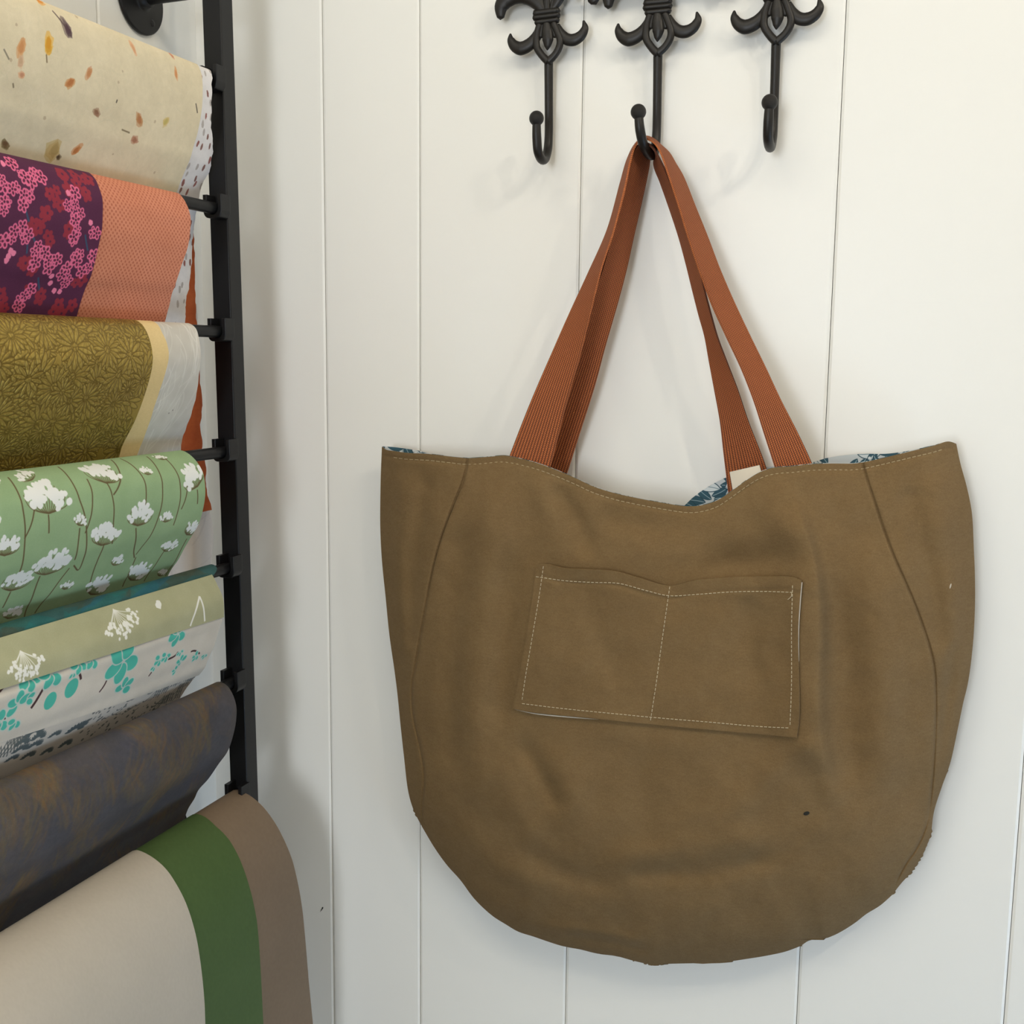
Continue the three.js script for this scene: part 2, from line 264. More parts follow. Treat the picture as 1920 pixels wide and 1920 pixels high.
  const seamR = curve2([[1617, 867], [1625, 895], [1640, 940], [1658, 995], [1680, 1052], [1706, 1110], [1733, 1180], [1751, 1245], [1755, 1320], [1753, 1400], [1747, 1480], [1740, 1538], [1720, 1588], [1697, 1622], [1682, 1652], [1673, 1678]], 140);
  const rim = curve2(rimPts, 400), leftC = curve2(leftPts, 160), botC = curve2(botPts, 260), upC = curve2(rightUp, 180), side = [...leftC, ...botC.slice(1), ...upC.slice(1)];
  const iL = rim.findIndex((p) => p[0] >= 876), iR = rim.findIndex((p) => p[0] >= 1617);
  const outline = segDist(side.filter((_, i) => i % 2 === 0 || i === side.length - 1)), rimD = segDist(rim.filter((_, i) => i % 4 === 0)), sL = segDist(seamL.filter((_, i) => i % 2 === 0)), sR = segDist(seamR.filter((_, i) => i % 2 === 0));
  // folds: polyline, height (mm), spread on its left and right (px)
  const folds = [
    [[[1468, 890], [1496, 965], [1524, 1060], [1535, 1180], [1532, 1330], [1556, 1500]], 12, 75, 15],
    [[[1568, 1120], [1585, 1280], [1592, 1450]], -5, 34, 34], [[[1640, 1060], [1655, 1250], [1660, 1450]], 5, 42, 42], [[[1700, 1250], [1700, 1480]], -2.5, 26, 26],
    [[[1340, 1062], [1410, 1056], [1480, 1046]], -7, 30, 38], [[[1395, 925], [1430, 985], [1470, 1030]], -2.5, 30, 40],
    [[[1046, 918], [1075, 965], [1108, 1030]], -5, 16, 26], [[[1010, 890], [1030, 960], [1050, 1040]], 3.5, 30, 22],
    [[[868, 1010], [852, 1180], [848, 1400]], -4.5, 26, 30], [[[925, 930], [905, 1100], [890, 1330], [900, 1480]], 5, 34, 44], [[[955, 1060], [948, 1220], [935, 1330]], -3.5, 24, 20],
    [[[985, 1400], [1012, 1450], [1046, 1510]], -4.5, 22, 14], [[[940, 1420], [960, 1500], [1000, 1570]], 3, 26, 26], [[[1100, 1090], [1130, 1200], [1180, 1320]], -3, 40, 40],
    [[[1410, 1130], [1400, 1190], [1420, 1270]], -3, 24, 24], [[[1560, 1500], [1540, 1420], [1490, 1390]], 3, 22, 26], [[[1480, 1420], [1400, 1500], [1330, 1540]], 3, 40, 30],
    [[[1160, 1610], [1290, 1590], [1420, 1570]], 3.5, 30, 24], [[[1200, 1640], [1330, 1635], [1440, 1610]], -3, 20, 20], [[[870, 1560], [930, 1620], [1010, 1660]], 3, 28, 24], [[[1000, 1600], [1060, 1640], [1150, 1660]], -3, 20, 24], [[[1070, 1760], [1140, 1768], [1210, 1785]], -3, 10, 12], [[[980, 1740], [1100, 1748], [1190, 1764]], 2.5, 14, 14],
    [[[1050, 1420], [1090, 1560]], 3, 40, 40], [[[1190, 1420], [1220, 1530]], -2, 40, 40], [[[760, 900], [748, 1060], [756, 1230]], 3, 20, 26], [[[800, 900], [776, 1040], [768, 1200]], -3, 22, 14], [[[1750, 900], [1775, 1050], [1788, 1250]], 3.5, 30, 22], [[[1700, 930], [1745, 1080], [1768, 1200]], -3, 20, 20], [[[1790, 1220], [1778, 1320], [1766, 1420]], -4, 12, 16],
    [[[1140, 960], [1200, 985], [1290, 990]], -2.5, 26, 26], [[[1160, 1000], [1240, 1040]], 2, 30, 30]];
  // the first fold is a crease, steeper on its right; the others are soft rolls, each a chain of bumps
  const crease = curve2(folds[0][0], 40), creaseD = segDist(crease), [, cA, cL, cR] = folds[0];
  const F = folds.slice(1).map(([p, a, l, r]) => { const n = 16, c = curve2(p, n), s = (l + r) / 2, len = poly(c).length_, xs = c.map((q) => q[0]), ys = c.map((q) => q[1]), m = 2.6 * s; return { c, s2: s * s, a: (a / 1000) * 1.25 / Math.max(1, (Math.sqrt(Math.PI) * s) / (len / n)), box: [Math.min(...xs) - m, Math.max(...xs) + m, Math.min(...ys) - m, Math.max(...ys) + m] }; });
  const rightOf = (x, y) => { let m = 1e9, s = 0; for (const [a, b] of crease) { const d = Math.abs(b - y); if (d < m) { m = d; s = x - a; } } return s; };
  function zf(x, y, plainOnly) {
    const d = outline(x, y), dr = rimD(x, y);
    let z = 0.03 + 0.05 * (1 - Math.exp(-d / 120)) + 0.008 * (1 - Math.exp(-d / 30)) - 0.012 * Math.exp(-dr / 140) * smooth(d, 30, 200);
    const k = smooth(d, 2, 40) * (0.35 + 0.65 * smooth(dr, 0, 60));
    let f = 0;
    for (const q of F) { if (x < q.box[0] || x > q.box[1] || y < q.box[2] || y > q.box[3]) continue; let g = 0; for (const [a, b] of q.c) g += Math.exp(-((x - a) ** 2 + (y - b) ** 2) / q.s2); f += q.a * g; }
    { const g = creaseD(x, y), w = rightOf(x, y), sp = lerp(cL, cR, smooth(w, -6, 10)); f += (cA / 1000) * 1.15 * Math.exp(-((g / sp) ** 2)) * smooth(y, 880, 1010) * (1 - smooth(y, 1330, 1520)); }
    f += 0.0028 * perlin.noise(x / 130, y / 150, 3.3) + 0.0016 * perlin.noise(x / 52 + 7, y / 60, 9.1) + 0.0005 * perlin.noise(x / 20, y / 22, 1.7);
    z += f * k;
    if (!plainOnly) { const g = Math.min(sL(x, y), sR(x, y)); z -= 0.0019 * Math.exp(-((g / 2.1) ** 2)) * smooth(d, 3, 14); z += 0.0004 * Math.exp(-(((g - 8) / 6) ** 2)) * smooth(d, 3, 14); z -= 0.0012 * Math.exp(-(((dr - 12) / 3.5) ** 2)) * smooth(d, 2, 10); }
    return z;
  }
  const zb = (x, y) => { const d = outline(x, y); return 0.026 - 0.013 * (1 - Math.exp(-d / 50)); };
  const ease = (t) => t - 0.85 * Math.sin(2 * Math.PI * t) / (2 * Math.PI); // crowds the grid lines at both ends
  function patch(q, nu, nv, zed, thick) {
    const P = [], U = [];
    for (let j = 0; j <= nv; j++) { P.push([]); U.push([]); for (let i = 0; i <= nu; i++) { const [x, y] = q(ease(i / nu), 0.35 * ease(j / nv) + 0.65 * (j / nv)); const p = at(x, y, zed(x, y)); P[j].push(p); U[j].push([p.x, p.y]); } }
    return shell(P, U, thick);
  }
  const atY = (line) => { const l = line; return (y) => { for (let i = 1; i < l.length; i++) if (l[i][1] >= y) { const [ax, ay] = l[i - 1], [bx, by] = l[i], k = by - ay < 1e-6 ? 1 : clamp((y - ay) / (by - ay), 0, 1); return [lerp(ax, bx, k), lerp(ay, by, k)]; } return l[l.length - 1]; }; };
  const ruled = (top, left, right, depth) => { const a = left(0), b = right(0); return (u, v) => { const l = left(v), r = right(v), t = top(u), w = (1 - clamp(v / depth, 0, 1)) ** 2; return [0, 1].map((k) => lerp(l[k], r[k], u) + (t[k] - lerp(a[k], b[k], u)) * w); }; };
  const deep = botC.reduce((m, p, i) => (p[1] > botC[m][1] ? i : m), 0);
  const mono = (l) => { const o = [l[0]]; for (const p of l.slice(1)) if (p[1] > o[o.length - 1][1]) o.push(p); return o; };
  const LB = atY(mono([...seamL, ...botC.slice(1, deep + 1)])), RB = atY(mono([...seamR, ...botC.slice(deep, -1).reverse()])), yMax = botC[deep][1];
  const down_ = (v) => 1 - (1 - v) ** 1.7;
  const frontQ = ruled(poly(rim.slice(iL, iR + 1)), (v) => LB(lerp(rim[iL][1], yMax, down_(v))), (v) => RB(lerp(rim[iR][1], yMax, down_(v))), 0.3);
  part('front_panel', patch(frontQ, 190, 230, zf, 0.0012), canvasMat, bag);
  part('side_panel', patch(ruled(poly(rim.slice(0, iL + 1)), poly(leftC), poly(seamL), 0.2), 50, 170, zf, 0.0012), canvasMat, bag);
  part('side_panel', patch(ruled(poly(rim.slice(iR)), poly(seamR), poly([...upC].reverse()), 0.2), 60, 170, zf, 0.0012), canvasMat, bag);
  // folded seam allowances lie behind both side seams
  for (const l of [seamL, seamR]) { const q = l.slice(3, -14).filter((_, i) => i % 3 === 0).map(([x, y]) => at(x, y, zf(x, y) - 0.0034)); part('seam_allowance', sweep(q, q.map(() => 0.0026), { seg: 160, sides: 8 }), canvasMat, bag); }
  // back panel with its lining towards the room
  const backRim = curve2([[717, 837], [740, 838.5], [765, 842], [795, 847.5], [850, 866], [930, 890], [1050, 925], [1180, 955], [1265, 962], [1280, 951], [1300, 932], [1332, 910], [1370, 892], [1430, 877], [1462, 873], [1520, 868], [1545, 860], [1580, 854], [1620, 851], [1660, 851], [1700, 846], [1745, 836], [1785, 829]], 200);
  const inL = leftC.map(([x, y]) => [x + 3, y + 1]), inR = [...upC].reverse().map(([x, y]) => [x - 4 - 9 * smooth(y, 1350, 1550), y + 1]), inB = botC.map(([x, y]) => [x + (x < 1250 ? 8 : -13), y - 9]);
  part('back_panel', patch(coons(poly(backRim), poly(inB), poly(inL), poly(inR)), 90, 90, zb, 0.0012), canvasMat, bag);
  const liningTop = coons(poly(backRim), poly(backRim.map(([x, y]) => [x, y + 210])), poly([[717, 837], [717, 1047]]), poly([[1785, 829], [1785, 1039]]));
  part('lining', patch(liningTop, 120, 30, (x, y) => zb(x, y) + 0.0014, 0.0008), liningMat, bag);
  const rimUp = rim.slice(24, rim.length - 12).map(([x, y]) => [x, y - 0.8]);
  part('lining', patch(coons(poly(rimUp), poly(rimUp.map(([x, y]) => [x, y + 60])), poly([rimUp[0], [rimUp[0][0], rimUp[0][1] + 60]]), poly([rimUp.at(-1), [rimUp.at(-1)[0], rimUp.at(-1)[1] + 60]])), 160, 12, (x, y) => zf(x, y + 3) - 0.0028, 0.0008), liningMat, bag);
  // stitching: short raised threads along a measured line
  function stitches(line, lift, dash, gap, r, zed) {
    const c = poly(curve2(line, 160)), L = c.length_, out = [];
    for (let s = 2; s < L - dash; s += dash + gap) { const q = [0, 0.5, 1].map((t) => { const [x, y] = c((s + dash * t) / L); return at(x, y, zed(x, y) + lift + (t === 0.5 ? r * 0.5 : -r * 0.4)); }); out.push(sweep(q, [r, r, r], { seg: 2, sides: 5 })); }
    return merge(out);
  }
  part('rim_stitching', stitches(rim.filter((_, i) => i % 8 === 0 && i > 6 && i < 394).map(([x, y]) => [x, y + 12]), 0.0002, 6.5, 3.5, 0.0004, zf), threadMat, bag);
  // pocket
  const pTop = curve2([[1006, 1059], [1020, 1057], [1060, 1066], [1100, 1068], [1150, 1071], [1200, 1084], [1254, 1098], [1300, 1089], [1360, 1083], [1430, 1081], [1485, 1082], [1502, 1088]], 100);
  const pBot = curve2([[961, 1329], [1000, 1336], [1100, 1346], [1220, 1358], [1360, 1371], [1440, 1378], [1494, 1383]], 60), pL = curve2([[1006, 1059], [1000, 1110], [986, 1200], [975, 1258], [961, 1329]], 30), pR = curve2([[1502, 1088], [1500, 1120], [1496, 1180], [1498, 1280], [1498, 1350], [1494, 1383]], 40);
  const pq = coons(poly(pTop), poly(pBot), poly(pL), poly(pR));
  const zp = (x, y) => { const t = clamp((x - 1006) / (x < 1254 ? 248 : 1), 0, 1), w = x < 1254 ? Math.sin(Math.PI * clamp((x - 1006) / 248, 0, 1)) * 0.006 : Math.sin(Math.PI * clamp((x - 1254) / 246, 0, 1) ** 1.2) * 0.011 + 0.002 * smooth(x, 1400, 1500); let dt = 1e9; for (const [a, b] of pTop) { const d = Math.hypot(x - a, y - b); if (d < dt) dt = d; } return zf(x, y, true) + 0.0034 + w * Math.exp(-dt / 36) + 0.0008 * perlin.noise(x / 40, y / 45, 4.4) - 0.0008 * Math.exp(-(((dt - 25) / 4) ** 2)) - 0.0009 * Math.exp(-((((x - 1256) + (y - 1097) * 0.143) / 5) ** 2)); };
  const pocket = part('pocket', patch(pq, 100, 70, zp, 0.0016), canvasMat, bag, 'patch pocket stitched in two halves');
  const ps = [[[1019, 1060], [1012, 1110], [997, 1200], [985, 1270], [978, 1318]], [[977, 1319], [1050, 1328], [1150, 1338], [1222, 1345], [1330, 1354], [1420, 1362], [1480, 1365]], [[1486, 1096], [1484, 1180], [1484, 1280], [1481, 1364]], [[1003, 1081], [1060, 1089], [1110, 1092], [1160, 1094], [1210, 1107], [1254, 1117], [1300, 1115], [1370, 1110], [1430, 1109], [1492, 1111]], [[1256, 1098], [1250, 1140], [1240, 1210], [1229, 1290], [1219, 1354]]];
  part('pocket_stitching', merge(ps.map((l, i) => stitches(l, i === 4 ? 0.0007 : 0.0003, 5, 3, 0.00036, zp))), paleThread, pocket);
  part('loose_thread', sweep([[1484, 1112], [1484, 1117], [1481, 1121], [1477, 1124]].map(([x, y]) => at(x, y, zp(x, y) + 0.001)), [0.0003, 0.0003, 0.0003, 0.0003], { seg: 8, sides: 5 }), paleThread, pocket);
  const edgeStrip = (a, b, z) => { const P = [[], []], U = [[], []]; for (let i = 0; i <= 40; i++) { const p = a(i / 40), q = b(i / 40); P[0].push(at(p[0], p[1], z(p[0], p[1]))); P[1].push(at(q[0], q[1], z(q[0], q[1]))); U[0].push([P[0][i].x * 3, P[0][i].y * 3]); U[1].push([P[1][i].x * 3, P[1][i].y * 3]); } return shell(P, U, 0.0006); };
  const pe = curve2([[1501, 1092], [1499, 1120], [1495.5, 1180], [1496.5, 1240], [1497, 1290]], 40), pe2 = pe.map(([x, y], i) => [x + 3.2 * (1 - (i / 40) ** 2), y]);
  part('pocket_lining', edgeStrip(poly(pe2), poly(pe), (x, y) => zp(x, y) - 0.0012), creamMat, pocket, 'pale lining showing at the pocket edge');
  const pb = curve2([[964, 1330], [1000, 1337], [1060, 1343], [1122, 1349]], 40);
  part('pocket_lining', edgeStrip(poly(pb), poly(pb.map(([x, y], i) => [x, y + 2 * Math.sin((i / 40) * Math.PI)])), (x, y) => zp(x, y) - 0.0012), creamMat, pocket);
  // stain and a speck of white thread
  const dot = (x, y, rx, ry, rot, mat, name, label) => part(name, new THREE.SphereGeometry(1, 12, 8).scale(rx, ry, 0.0003).rotateZ(rot).translate(...at(x, y, zf(x, y) + 0.0002).toArray()), mat, bag, label);
  dot(1512, 1525, 0.0028, 0.0017, 0.5, new THREE.MeshStandardMaterial({ color: new THREE.Color().setRGB(0.012, 0.012, 0.008), roughness: 0.9 }), 'stain', 'small dark stain low on the right');
  dot(1782, 1099, 0.0006, 0.0024, -0.2, creamMat, 'lint', 'speck of white thread');
  // the woven tab
  { const P = [], U = []; for (let j = 0; j <= 10; j++) { P.push([]); U.push([]); for (let i = 0; i <= 8; i++) { const u = i / 8, v = j / 10, x = lerp(lerp(1368, 1424, u), lerp(1379, 1440, u), v), y = lerp(lerp(885, 872, u), lerp(950, 930, u), v); const p = at(x, y, 0.0665 + 0.002 * Math.sin(u * 3) - 0.004 * (1 - v) * (1 - v)); P[j].push(p); U[j].push([p.x, p.y]); } } part('label_loop', shell(P, U, 0.001), creamMat, bag, 'cream woven tab inside the rim'); }
  // webbing straps
  const wc = canvas(192, 128), wx = wc.getContext('2d'), wbm = canvas(192, 128), wy = wbm.getContext('2d');
  wx.fillStyle = rgb(86, 42, 20); wx.fillRect(0, 0, 192, 128); wy.fillStyle = rgb(30, 30, 30); wy.fillRect(0, 0, 192, 128);
  for (let c = 0; c < 4; c++) for (let r = -1; r < 5; r++) for (const [ctx, a, b] of [[wx, rgb(186, 106, 56), rgb(156, 84, 42)], [wy, rgb(235, 235, 235), rgb(170, 170, 170)]]) {
    ctx.save(); ctx.translate(c * 48 + 24, r * 32 + 16 + (c % 2) * 16); ctx.rotate(c % 2 ? 0.55 : -0.55); const g = ctx.createRadialGradient(0, 0, 2, 0, 0, 27); g.addColorStop(0, a); g.addColorStop(0.75, b); g.addColorStop(1, 'rgba(0,0,0,0)'); ctx.fillStyle = g; ctx.beginPath(); ctx.ellipse(0, 0, 27, 13, 0, 0, 7); ctx.fill(); ctx.restore();
  }
  const webMat = new THREE.MeshStandardMaterial({ map: texture(wc, true, [3.6, 150]), bumpMap: texture(wbm, false, [3.6, 150]), bumpScale: 0.0006, roughness: 0.85 });
  function ribbon(rows) { // rows: outer edge x y z(mm), inner edge x y z(mm)
    const A = new THREE.CatmullRomCurve3(rows.map((r) => at(r[0], r[1], r[2] / 1000)), false, 'centripetal'), B = new THREE.CatmullRomCurve3(rows.map((r) => at(r[3], r[4], r[5] / 1000)), false, 'centripetal');
    const n = 260, m = 10, P = [], U = []; let len = 0, prev = null;
    for (let j = 0; j <= n; j++) { const t = j / n, a = A.getPoint(t), b = B.getPoint(t), mid = a.clone().lerp(b, 0.5); if (prev) len += mid.distanceTo(prev); prev = mid; P.push([]); U.push([]); for (let i = 0; i <= m; i++) { P[j].push(a.clone().lerp(b, i / m)); U[j].push([i / m, len]); } }
    return shell(P, U, 0.0017);
  }
  part('strap', ribbon([[930, 930, 64, 1010, 950, 64], [957, 853, 65, 1032, 877, 66], [996, 754, 64, 1062, 760, 68], [1037, 661, 57, 1089, 665, 68], [1068, 592, 50, 1107, 592, 66], [1105, 513, 40, 1129, 505, 63], [1141, 431, 31, 1153, 431, 60], [1166, 341, 22, 1175, 345, 55], [1178, 300, 18, 1183, 305, 51], [1192, 272, 16, 1193, 274, 48], [1208, 258, 15, 1205, 262, 46], [1224, 262, 15, 1217, 264, 47], [1238, 274, 16, 1228, 272, 49], [1253, 288, 18, 1237, 287, 52], [1265, 308, 21, 1245, 308, 55], [1279, 332, 24, 1253, 332, 57], [1302, 389, 30, 1272, 389, 60], [1326, 448, 36, 1290, 448, 63], [1347, 503, 42, 1309, 505, 65], [1374, 565, 48, 1332, 568, 67], [1405, 630, 54, 1359, 628, 68], [1436, 692, 60, 1389, 692, 69], [1464, 750, 64, 1411, 748, 69], [1495, 809, 66, 1432, 812, 68], [1522, 867, 66, 1453, 877, 67], [1550, 940, 63, 1475, 950, 64]]), webMat, bag, 'front webbing strap, lit');
  part('strap', ribbon([[960, 960, 22, 1030, 985, 22], [995, 870, 22, 1066, 880, 22], [1015, 820, 24, 1085, 820, 22], [1050, 720, 29, 1117, 719, 23], [1078, 650, 34, 1136, 646, 23], [1103, 580, 39, 1157, 570, 22], [1128, 506, 43, 1173, 506, 20], [1149, 430, 47, 1187, 440, 18], [1163, 370, 48, 1201, 379, 15], [1177, 315, 47, 1214, 318, 13], [1190, 277, 45, 1219, 286, 12], [1207, 265, 44, 1225, 272, 11], [1224, 275, 45, 1231, 282, 11], [1246, 312, 48, 1228, 308, 13], [1260, 345, 49, 1240, 341, 15], [1277, 390, 48, 1257, 389, 17], [1295, 445, 46, 1275, 444, 19], [1311, 492, 43, 1288, 492, 20], [1322, 540, 40, 1299, 537, 21], [1335, 590, 36, 1312, 589, 21], [1347, 632, 33, 1323, 630, 22], [1365, 680, 30, 1331, 678, 22], [1384, 730, 27, 1340, 730, 22], [1404, 790, 24, 1350, 788, 22], [1432, 862, 22, 1357, 850, 22], [1460, 950, 20, 1368, 940, 20]]), webMat, bag, 'back webbing strap, in shade');
}

// ------------------------------------------------------------------ the paper rack on the left wall
const rodX = (y) => -0.6515 + (1.56 - y) * 0.0125, rodY = (i) => [1.7065, 1.588, 1.471, 1.3535, 1.237, 1.1185, 0.998][i];
{
  const rack = thing('paper_rack', 'black steel wall rack with horizontal rods for hanging sheets of paper', 'rack', [-0.6522, 1.36, 0.09]);
  const tilt = 0.0125; rack.rotation.z = tilt;
  const L = (y) => y - 1.36;
  for (const z of [0, 0.62]) part('post', rbox(0.0205, 1.2, 0.0205, 0, 0.16 - 0.1, z, 0.0012), blackMat, rack);
  for (let i = 0; i < 7; i++) {
    const y = L(rodY(i)), x = 0.0032;
    part('rod', new THREE.CylinderGeometry(0.0057, 0.0057, 0.588, 24).rotateX(Math.PI / 2).translate(x, y, 0.016 + 0.294), blackMat, rack);
    for (const z of [0.0185, 0.6015]) {
      // saddle: an upright cradle with two cheeks
      const s = new THREE.Shape(); s.moveTo(-0.0098, 0.0122); s.lineTo(-0.0098, -0.002); s.quadraticCurveTo(-0.0092, -0.0088, -0.004, -0.0088); s.lineTo(0.004, -0.0088); s.quadraticCurveTo(0.0092, -0.0088, 0.0098, -0.002); s.lineTo(0.0098, 0.0122); s.lineTo(0.0066, 0.0122); s.lineTo(0.0066, 0); s.absarc(0, 0, 0.0066, 0, Math.PI, true); s.lineTo(-0.0066, 0.0122); s.closePath();
      const g = new THREE.ExtrudeGeometry(s, { depth: 0.014, bevelEnabled: true, bevelSize: 0.0006, bevelThickness: 0.0006, bevelSegments: 2, curveSegments: 14 }).translate(0.0036, y, z - 0.0075);
      part('bracket', g, blackMat, rack);
    }
  }
  for (const [y, z] of [[1.794, 0.002], [1.794, 0.62], [0.93, 0.002], [0.93, 0.62]]) {
    const wx = ROOM.left + 0.6522;
    part('standoff', new THREE.CylinderGeometry(0.0062, 0.0062, -0.009 - (wx + L(y) * tilt + 0.002), 20).rotateZ(Math.PI / 2).translate((wx + L(y) * tilt + 0.002 - 0.009) / 2, L(y), z), blackMat, rack);
    const fl = part('flange', new THREE.LatheGeometry([[0, 0.012], [0.0085, 0.012], [0.0095, 0.0055], [0.013, 0.0042], [0.0315, 0.0036], [0.033, 0.0024], [0.033, 0.0002], [0, 0.0002]].map(([a, b]) => new THREE.Vector2(a, b)), 48).rotateZ(-Math.PI / 2).translate(wx + 0.001 + L(y) * tilt, L(y), z), blackMat, rack);
    for (let k = 0; k < 3; k++) { const a = -0.95 + k * 2.094; part('screw', new THREE.SphereGeometry(0.0036, 14, 8).scale(0.45, 1, 1).translate(wx + 0.0045 + L(y) * tilt, L(y) + Math.sin(a) * 0.0235, z - Math.cos(a) * 0.0235), blackMat, fl); }
  }
}

// ------------------------------------------------------------------ sheets of paper
// A sheet hangs over a rod: its profile (x, y) runs from behind the rod over the top and down the front; it is as wide as z goes.
const DENSITY = 2300; // texture pixels per metre
function sheet(o) {
  const prof = curve2(o.profile, o.n ?? 90), S = [0]; for (let i = 1; i < prof.length; i++) S.push(S[i - 1] + Math.hypot(prof[i][0] - prof[i - 1][0], prof[i][1] - prof[i - 1][1]));
  const len = S[S.length - 1], z1 = o.far ?? 0.6, zMin = o.edge(0, 0, prof) !== undefined ? Math.min(...S.map((s, i) => o.edge(s, s / len, prof[i]))) : 0.1;
  const W = Math.min(2048, Math.round((z1 - zMin) * DENSITY)), H = Math.min(2048, Math.round(len * DENSITY));
  // where a measured direction meets this sheet: [texture x, texture y, local z, s]
  const find = (px, py) => { const d = sight(px, py); let best = null; for (let i = 1; i < prof.length; i++) { const ax = prof[i - 1][0] - EYE.x, ay = prof[i - 1][1] - EYE.y, ex = prof[i][0] - prof[i - 1][0], ey = prof[i][1] - prof[i - 1][1]; const den = d[0] * ey - d[1] * ex; if (Math.abs(den) < 1e-12) continue; const t = (ax * ey - ay * ex) / den, k = (ax * d[1] - ay * d[0]) / den; if (t > 0 && k >= 0 && k <= 1 && (!best || t < best[0])) best = [t, S[i - 1] + k * (S[i] - S[i - 1])]; } if (!best) return null; const z = EYE.z + d[2] * best[0]; return [((z1 - z) / (z1 - zMin)) * W, (best[1] / len) * H, z, best[1]]; };
  const P = [], U = [], nz = o.nz ?? 40;
  for (let j = 0; j < prof.length; j++) { P.push([]); U.push([]); for (let i = 0; i <= nz; i++) {
    const t = i / nz, e = o.edge(S[j], S[j] / len, prof[j]), z = lerp(z1, e, 1 - (1 - t) ** 1.4);
    const end = 1 - (o.skew ?? 0) * (z - zMin) * smooth(S[j] / len, 0.3, 1), f = (S[j] * end) / len * (prof.length - 1), a = Math.min(prof.length - 2, Math.floor(f)), k = f - a;
    const wob = (o.wave ?? 0.0008) * perlin.noise(z * 9 + (o.seed ?? 0), S[j] * 14, (o.seed ?? 0) * 3.1) * smooth(S[j] / len, 0.25, 0.6) + (o.ripple ?? 0) * perlin.noise(z * 40, S[j] * 26, o.seed ?? 0);
    P[j].push(V(lerp(prof[a][0], prof[a + 1][0], k) + wob, lerp(prof[a][1], prof[a + 1][1], k), z)); U[j].push([(z1 - z) / (z1 - zMin), 1 - (S[j] * end) / len]);
  } }
  const g = shell(P, U, o.thick ?? 0.0003);
  const made = o.paint ? o.paint(W, H, find) : {};
  const mat = new THREE.MeshPhysicalMaterial({ roughness: o.rough ?? 0.85, metalness: o.metal ?? 0, ...(made.map ? { map: texture(made.map) } : { color: new THREE.Color(o.colour) }), ...(made.bump ? { bumpMap: texture(made.bump, false), bumpScale: made.bumpScale ?? 0.0004 } : {}), ...(o.extra ?? {}) });
  const m = new THREE.Mesh(g, mat); m.name = numbered(o.name ?? 'paper_sheet'); m.castShadow = m.receiveShadow = true; m.userData = { label: o.label, category: o.category ?? 'paper' };
  scene.add(m); return m;
}
// right edge of a sheet: the depth z at each height where the measured edge points fall on the profile
function along(profile, px, n = 120) {
  const P = curve2(profile, n), e = [];
  for (const [a, b] of px) { const d = sight(a, b); let best = null; for (let i = 1; i < P.length; i++) { const ax = P[i - 1][0] - EYE.x, ay = P[i - 1][1] - EYE.y, ex = P[i][0] - P[i - 1][0], ey = P[i][1] - P[i - 1][1], den = d[0] * ey - d[1] * ex, t = (ax * ey - ay * ex) / den, k = (ax * d[1] - ay * d[0]) / den; if (t > 0 && k >= -0.02 && k <= 1.02 && (!best || t < best[0])) best = [t, P[i][1], EYE.z + d[2] * t]; } if (best) e.push([best[1], best[2]]); }
  e.sort((p, q) => q[0] - p[0]);
  return (s, t, p) => { const y = p[1]; if (t < 0.12 || y >= e[0][0]) return e[0][1]; for (let i = 1; i < e.length; i++) if (y >= e[i][0]) return lerp(e[i - 1][1], e[i][1], (e[i - 1][0] - y) / (e[i - 1][0] - e[i][0] + 1e-9)); return e.at(-1)[1]; };
}
const tidy = (p) => [...p.slice(0, 5), ...p.slice(5).filter(([x, y], i, l) => x > p[4][0] + 0.0012 || l.slice(0, i).some((q) => q[0] > p[4][0] + 0.0012))]; // measured points start in front of the rod's crown
const behind = (profile, off) => { const top = profile[4][1]; return profile.map(([x, y], i) => (i < 5 ? [x + (i < 3 ? off * 0.3 : 0), y - (i > 1 ? off * 0.25 : 0)] : [x - off * clamp((top - y) / 0.012, 0, 1), y - off * 0.25 * (1 - clamp((top - y) / 0.012, 0, 1))])); };
const measured = (list, z) => list.map(([x, y]) => { const p = at(x, y, z); return [p.x, p.y]; });
const over = (i, drop = 0.045, off = 0) => { const y = rodY(i), x = rodX(y); return [[x - 0.0165 - off, y - drop], [x - 0.0135 - off, y - drop * 0.4], [x - 0.0098 - off, y + 0.001], [x - 0.0058, y + 0.0048 + off * 0.6], [x - 0.0006, y + 0.0068 + off * 0.6]]; };
const K = (z) => () => z;
function fresh(W, H, col) { const c = canvas(W, H), x = c.getContext('2d'); x.fillStyle = rgb(...col); x.fillRect(0, 0, W, H); return [c, x]; }
function blob(x, cx, cy, r, R, n = 9, wob = 0.35) { x.beginPath(); for (let i = 0; i <= n; i++) { const a = (i / n) * 6.283, q = r * (1 + wob * (R() - 0.5)); i ? x.lineTo(cx + q * Math.cos(a), cy + q * Math.sin(a)) : x.moveTo(cx + q * Math.cos(a), cy + q * Math.sin(a)); } x.closePath(); x.fill(); }
function fibres(x, W, H, n, R, cols, len, wid) { for (let i = 0; i < n; i++) { const a = R() * W, b = R() * H, t = R() * 6.28, l = len * (0.4 + R()); x.strokeStyle = cols[(R() * cols.length) | 0]; x.lineWidth = wid * (0.5 + R()); x.beginPath(); x.moveTo(a, b); x.quadraticCurveTo(a + l * 0.5 * Math.cos(t + 0.6), b + l * 0.5 * Math.sin(t + 0.6), a + l * Math.cos(t), b + l * Math.sin(t)); x.stroke(); } }

